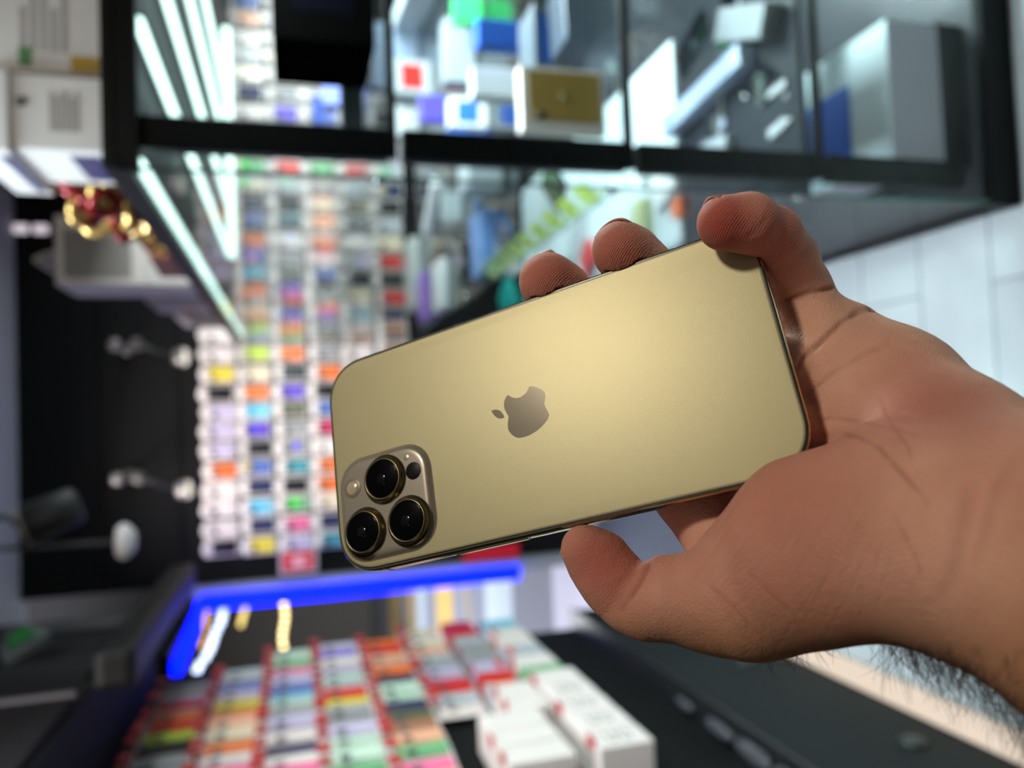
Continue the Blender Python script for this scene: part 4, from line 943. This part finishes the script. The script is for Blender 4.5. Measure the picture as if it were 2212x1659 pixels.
# silver and white boxes seen low through the side glass
for i, (px, py, z, w, d, h, m_, cn) in enumerate([(900, 600, .901, .34, .20, .05, mat('laptop_silver', (186, 192, 190), 0.3), 'flat silver laptop box'), (905, 660, .901, .22, .18, .03, mat('lilac_box', (150, 110, 200), 0.3), 'lilac tablet box'), (870, 700, .901, .20, .20, .03, wbox, 'white tablet box'),
        (1000, 420, .901, .10, .50, .06, wbox, 'long white box'), (960, 470, .901, .09, .40, .04, mat('mint_box', (170, 226, 214), 0.3), 'mint coloured long box'), (1130, 470, .901, .20, .16, .04, mat('steel_box', (92, 126, 180), 0.3), 'steel blue flat box'), (1180, 380, .901, .18, .22, .07, mat('stone_box', (128, 122, 122), 0.4), 'stone grey box')]):
    p = place_on(px, py, z); p[0] = max(p[0], CXL + w / 2 + .03); p[1] = min(max(p[1], CY0 + d / 2 + .05), CY1 - d / 2 - .05); p[1] = settle(p[0], p[1], w, d, z, z + h)
    carton('device_box', '%s on the middle shelf near the side glass' % cn, 'box', (p[0] - w / 2, p[1] - d / 2, z + .001), (p[0] + w / 2, p[1] + d / 2, z + h), m_, [], 0)

# ------------------------------------------------------------------ boxes on top of the cabinet
GT = 'boxes stacked on top of the glass cabinet'; ZT = CT + 0.0225
beige = mat('box_beige', (214, 208, 204), 0.5)
def lines(n, u0_, v0_, u1_, v1_, side='front', m_=None):
    return [('printed_text', m_ or mat('text_grey', (160, 154, 152), 0.6), side, u0_, v0_ + (v1_ - v0_) * k / n, u1_ - (0.06 if k % 3 == 1 else 0), v0_ + (v1_ - v0_) * (k + .45) / n) for k in range(n)]
carton('device_box', 'big white box with printed text, near front corner on cabinet top', 'box', (0.556, 1.34, ZT), (0.98, 1.60, ZT + 0.30), beige, lines(5, .08, .18, .30, .42) + [('label_green', mat('label_green', (70, 130, 70), 0.5), 'front', .02, .34, .09, .40), ('label_gold', mat('label_gold', (176, 140, 40), 0.5), 'front', .01, .03, .07, .16)], 0, GT)
b2 = carton('laptop_box', 'white laptop box with small dark emblem and grey text at cabinet corner', 'box', (0.430, 1.325, ZT), (0.548, 1.50, ZT + 0.128), beige, lines(6, .25, .28, .78, .62) + [('side_print', navy, 'left', .12, .1, .85, .42)], 0, GT)
lathe('emblem', [(0, 0), (0.008, 0), (0.008, 0.001), (0, 0.001)], mat('emblem_dark', (96, 88, 84), 0.4), b2, 16, Matrix.Translation((0.014, -0.0885, 0.114)) @ Matrix.Rotation(math.radians(90), 4, 'X'))
carton('laptop_box', 'flat white box lying on the laptop box, navy underside print', 'box', (0.425, 1.32, ZT + 0.1285), (0.55, 1.56, ZT + 0.19), beige, [('side_print', navy, 'left', .1, .1, .9, .35)], 0, GT)
carton('device_box', 'tall pale box with speckled grey front panel on cabinet top', 'box', (0.405, 2.40, ZT), (0.60, 2.62, ZT + 0.35), beige, [('speckled_panel', mat('speckle_grey', (146, 142, 138), 0.7), 'front', .10, .45, .80, .94), ('plain_panel', mat('plain_grey', (196, 192, 188), 0.6), 'front', .05, .04, .85, .36)], 0, GT)
carton('device_box', 'low grey box behind the speckled box on cabinet top', 'box', (0.40, 2.66, ZT), (0.60, 2.95, ZT + 0.17), mat('box_grey2', (168, 160, 156), 0.5), [('side_print', PM['brown'], 'left', .6, .2, .9, .6)], 0, GT)
carton('device_box', 'dark box with silver lid edge furthest back on cabinet top', 'box', (0.405, 3.0, ZT), (0.60, 3.4, ZT + 0.14), mat('box_dim', (60, 56, 58), 0.5), [('lid_edge', mat('lid_silver', (150, 144, 146), 0.4), 'left', 0, .75, 1, 1)], 0, GT)
carton('device_box', 'small orange brown box between tinsel and speckled box', 'box', (0.42, 2.14, ZT), (0.52, 2.32, ZT + 0.07), mat('box_rust', (150, 84, 52), 0.5), [], .1, GT)
curl = bmesh.new(); pts_ = []
ring_ = []
for k in range(10):
    a_ = k / 9; p = Vector((0.50 - .05 * a_, 2.40, ZT + 0.352 + 0.05 * math.sin(a_ * 3.0))); ring_.append((curl.verts.new(p), curl.verts.new(p + Vector((0.0, 0.12, 0.0)))))
for k in range(9): curl.faces.new((ring_[k][0], ring_[k + 1][0], ring_[k + 1][1], ring_[k][1]))
o = link('curled_paper', from_bm('curled_paper', curl), mat('paper_white', (214, 210, 212), 0.6), None, True); o.modifiers.new('s', 'SOLIDIFY').thickness = 0.002
tag(o, 'curled white paper on top of the speckled box', 'paper')
# red and gold tinsel bows
def tinsel(label, loc, m1, m2, n, sc, seed):
    root = empty('tinsel_garland', loc); tag(root, label, 'tinsel', 'tinsel decorations on top of the cabinet')
    rg = random.Random(seed)
    for nm, m_ in (('tinsel_loops', m1), ('gold_loops', m2)):
        bm = bmesh.new()
        for k in range(n):
            c = Vector((rg.uniform(-.03, .03), rg.uniform(-.13, .13), rg.uniform(.025, .09))) * sc; c.z = max(c.z, .026 * sc)
            ax = Vector((rg.uniform(-1, 1), rg.uniform(-1, 1), rg.uniform(-1, 1))).normalized(); a1 = ax.orthogonal().normalized(); a2 = ax.cross(a1)
            R_ = .021 * sc; bm_tube(bm, [c + (a1 * math.cos(t) + a2 * math.sin(t)) * R_ for t in np.linspace(0, 6.2, 12)], .007 * sc, 6)
        link(nm, from_bm(nm, bm), m_, root, True)['kind'] = 'stuff'
    return root
redm = mat('tinsel_red', (120, 14, 18), 0.25, 0.4); gdm = mat('tinsel_gold', (206, 168, 96), 0.25, 0.6)
tinsel('red and gold tinsel behind the laptop box on cabinet top', (0.43, 1.66, ZT + 0.0), redm, gdm, 14, 1.15, 4)
tinsel('smaller gold tinsel beside the speckled box on cabinet top', (0.44, 1.98, ZT + 0.0), mat('tinsel_brown', (110, 40, 24), 0.25, 0.4), gdm, 8, 0.7, 9)
ls = empty('hanging_light', (0.93, 3.97, 2.12)); tag(ls, 'broken line of white light modules hanging from the ceiling by the back wall', 'light strip')
tube_in(ls, 'cable', [(0.92, 3.965, 2.12), (0.92, 3.965, 2.695)], 0.012, mat('cable_grey', (74, 70, 74), 0.5))
for z in (2.16, 2.27, 2.36, 2.47, 2.58, 2.66): box_in(ls, 'light_module', (0.90, 3.94, z - .03), (0.94, 3.962, z + .03), emis('module_glow', (226, 214, 224), 0.9), 0.006)
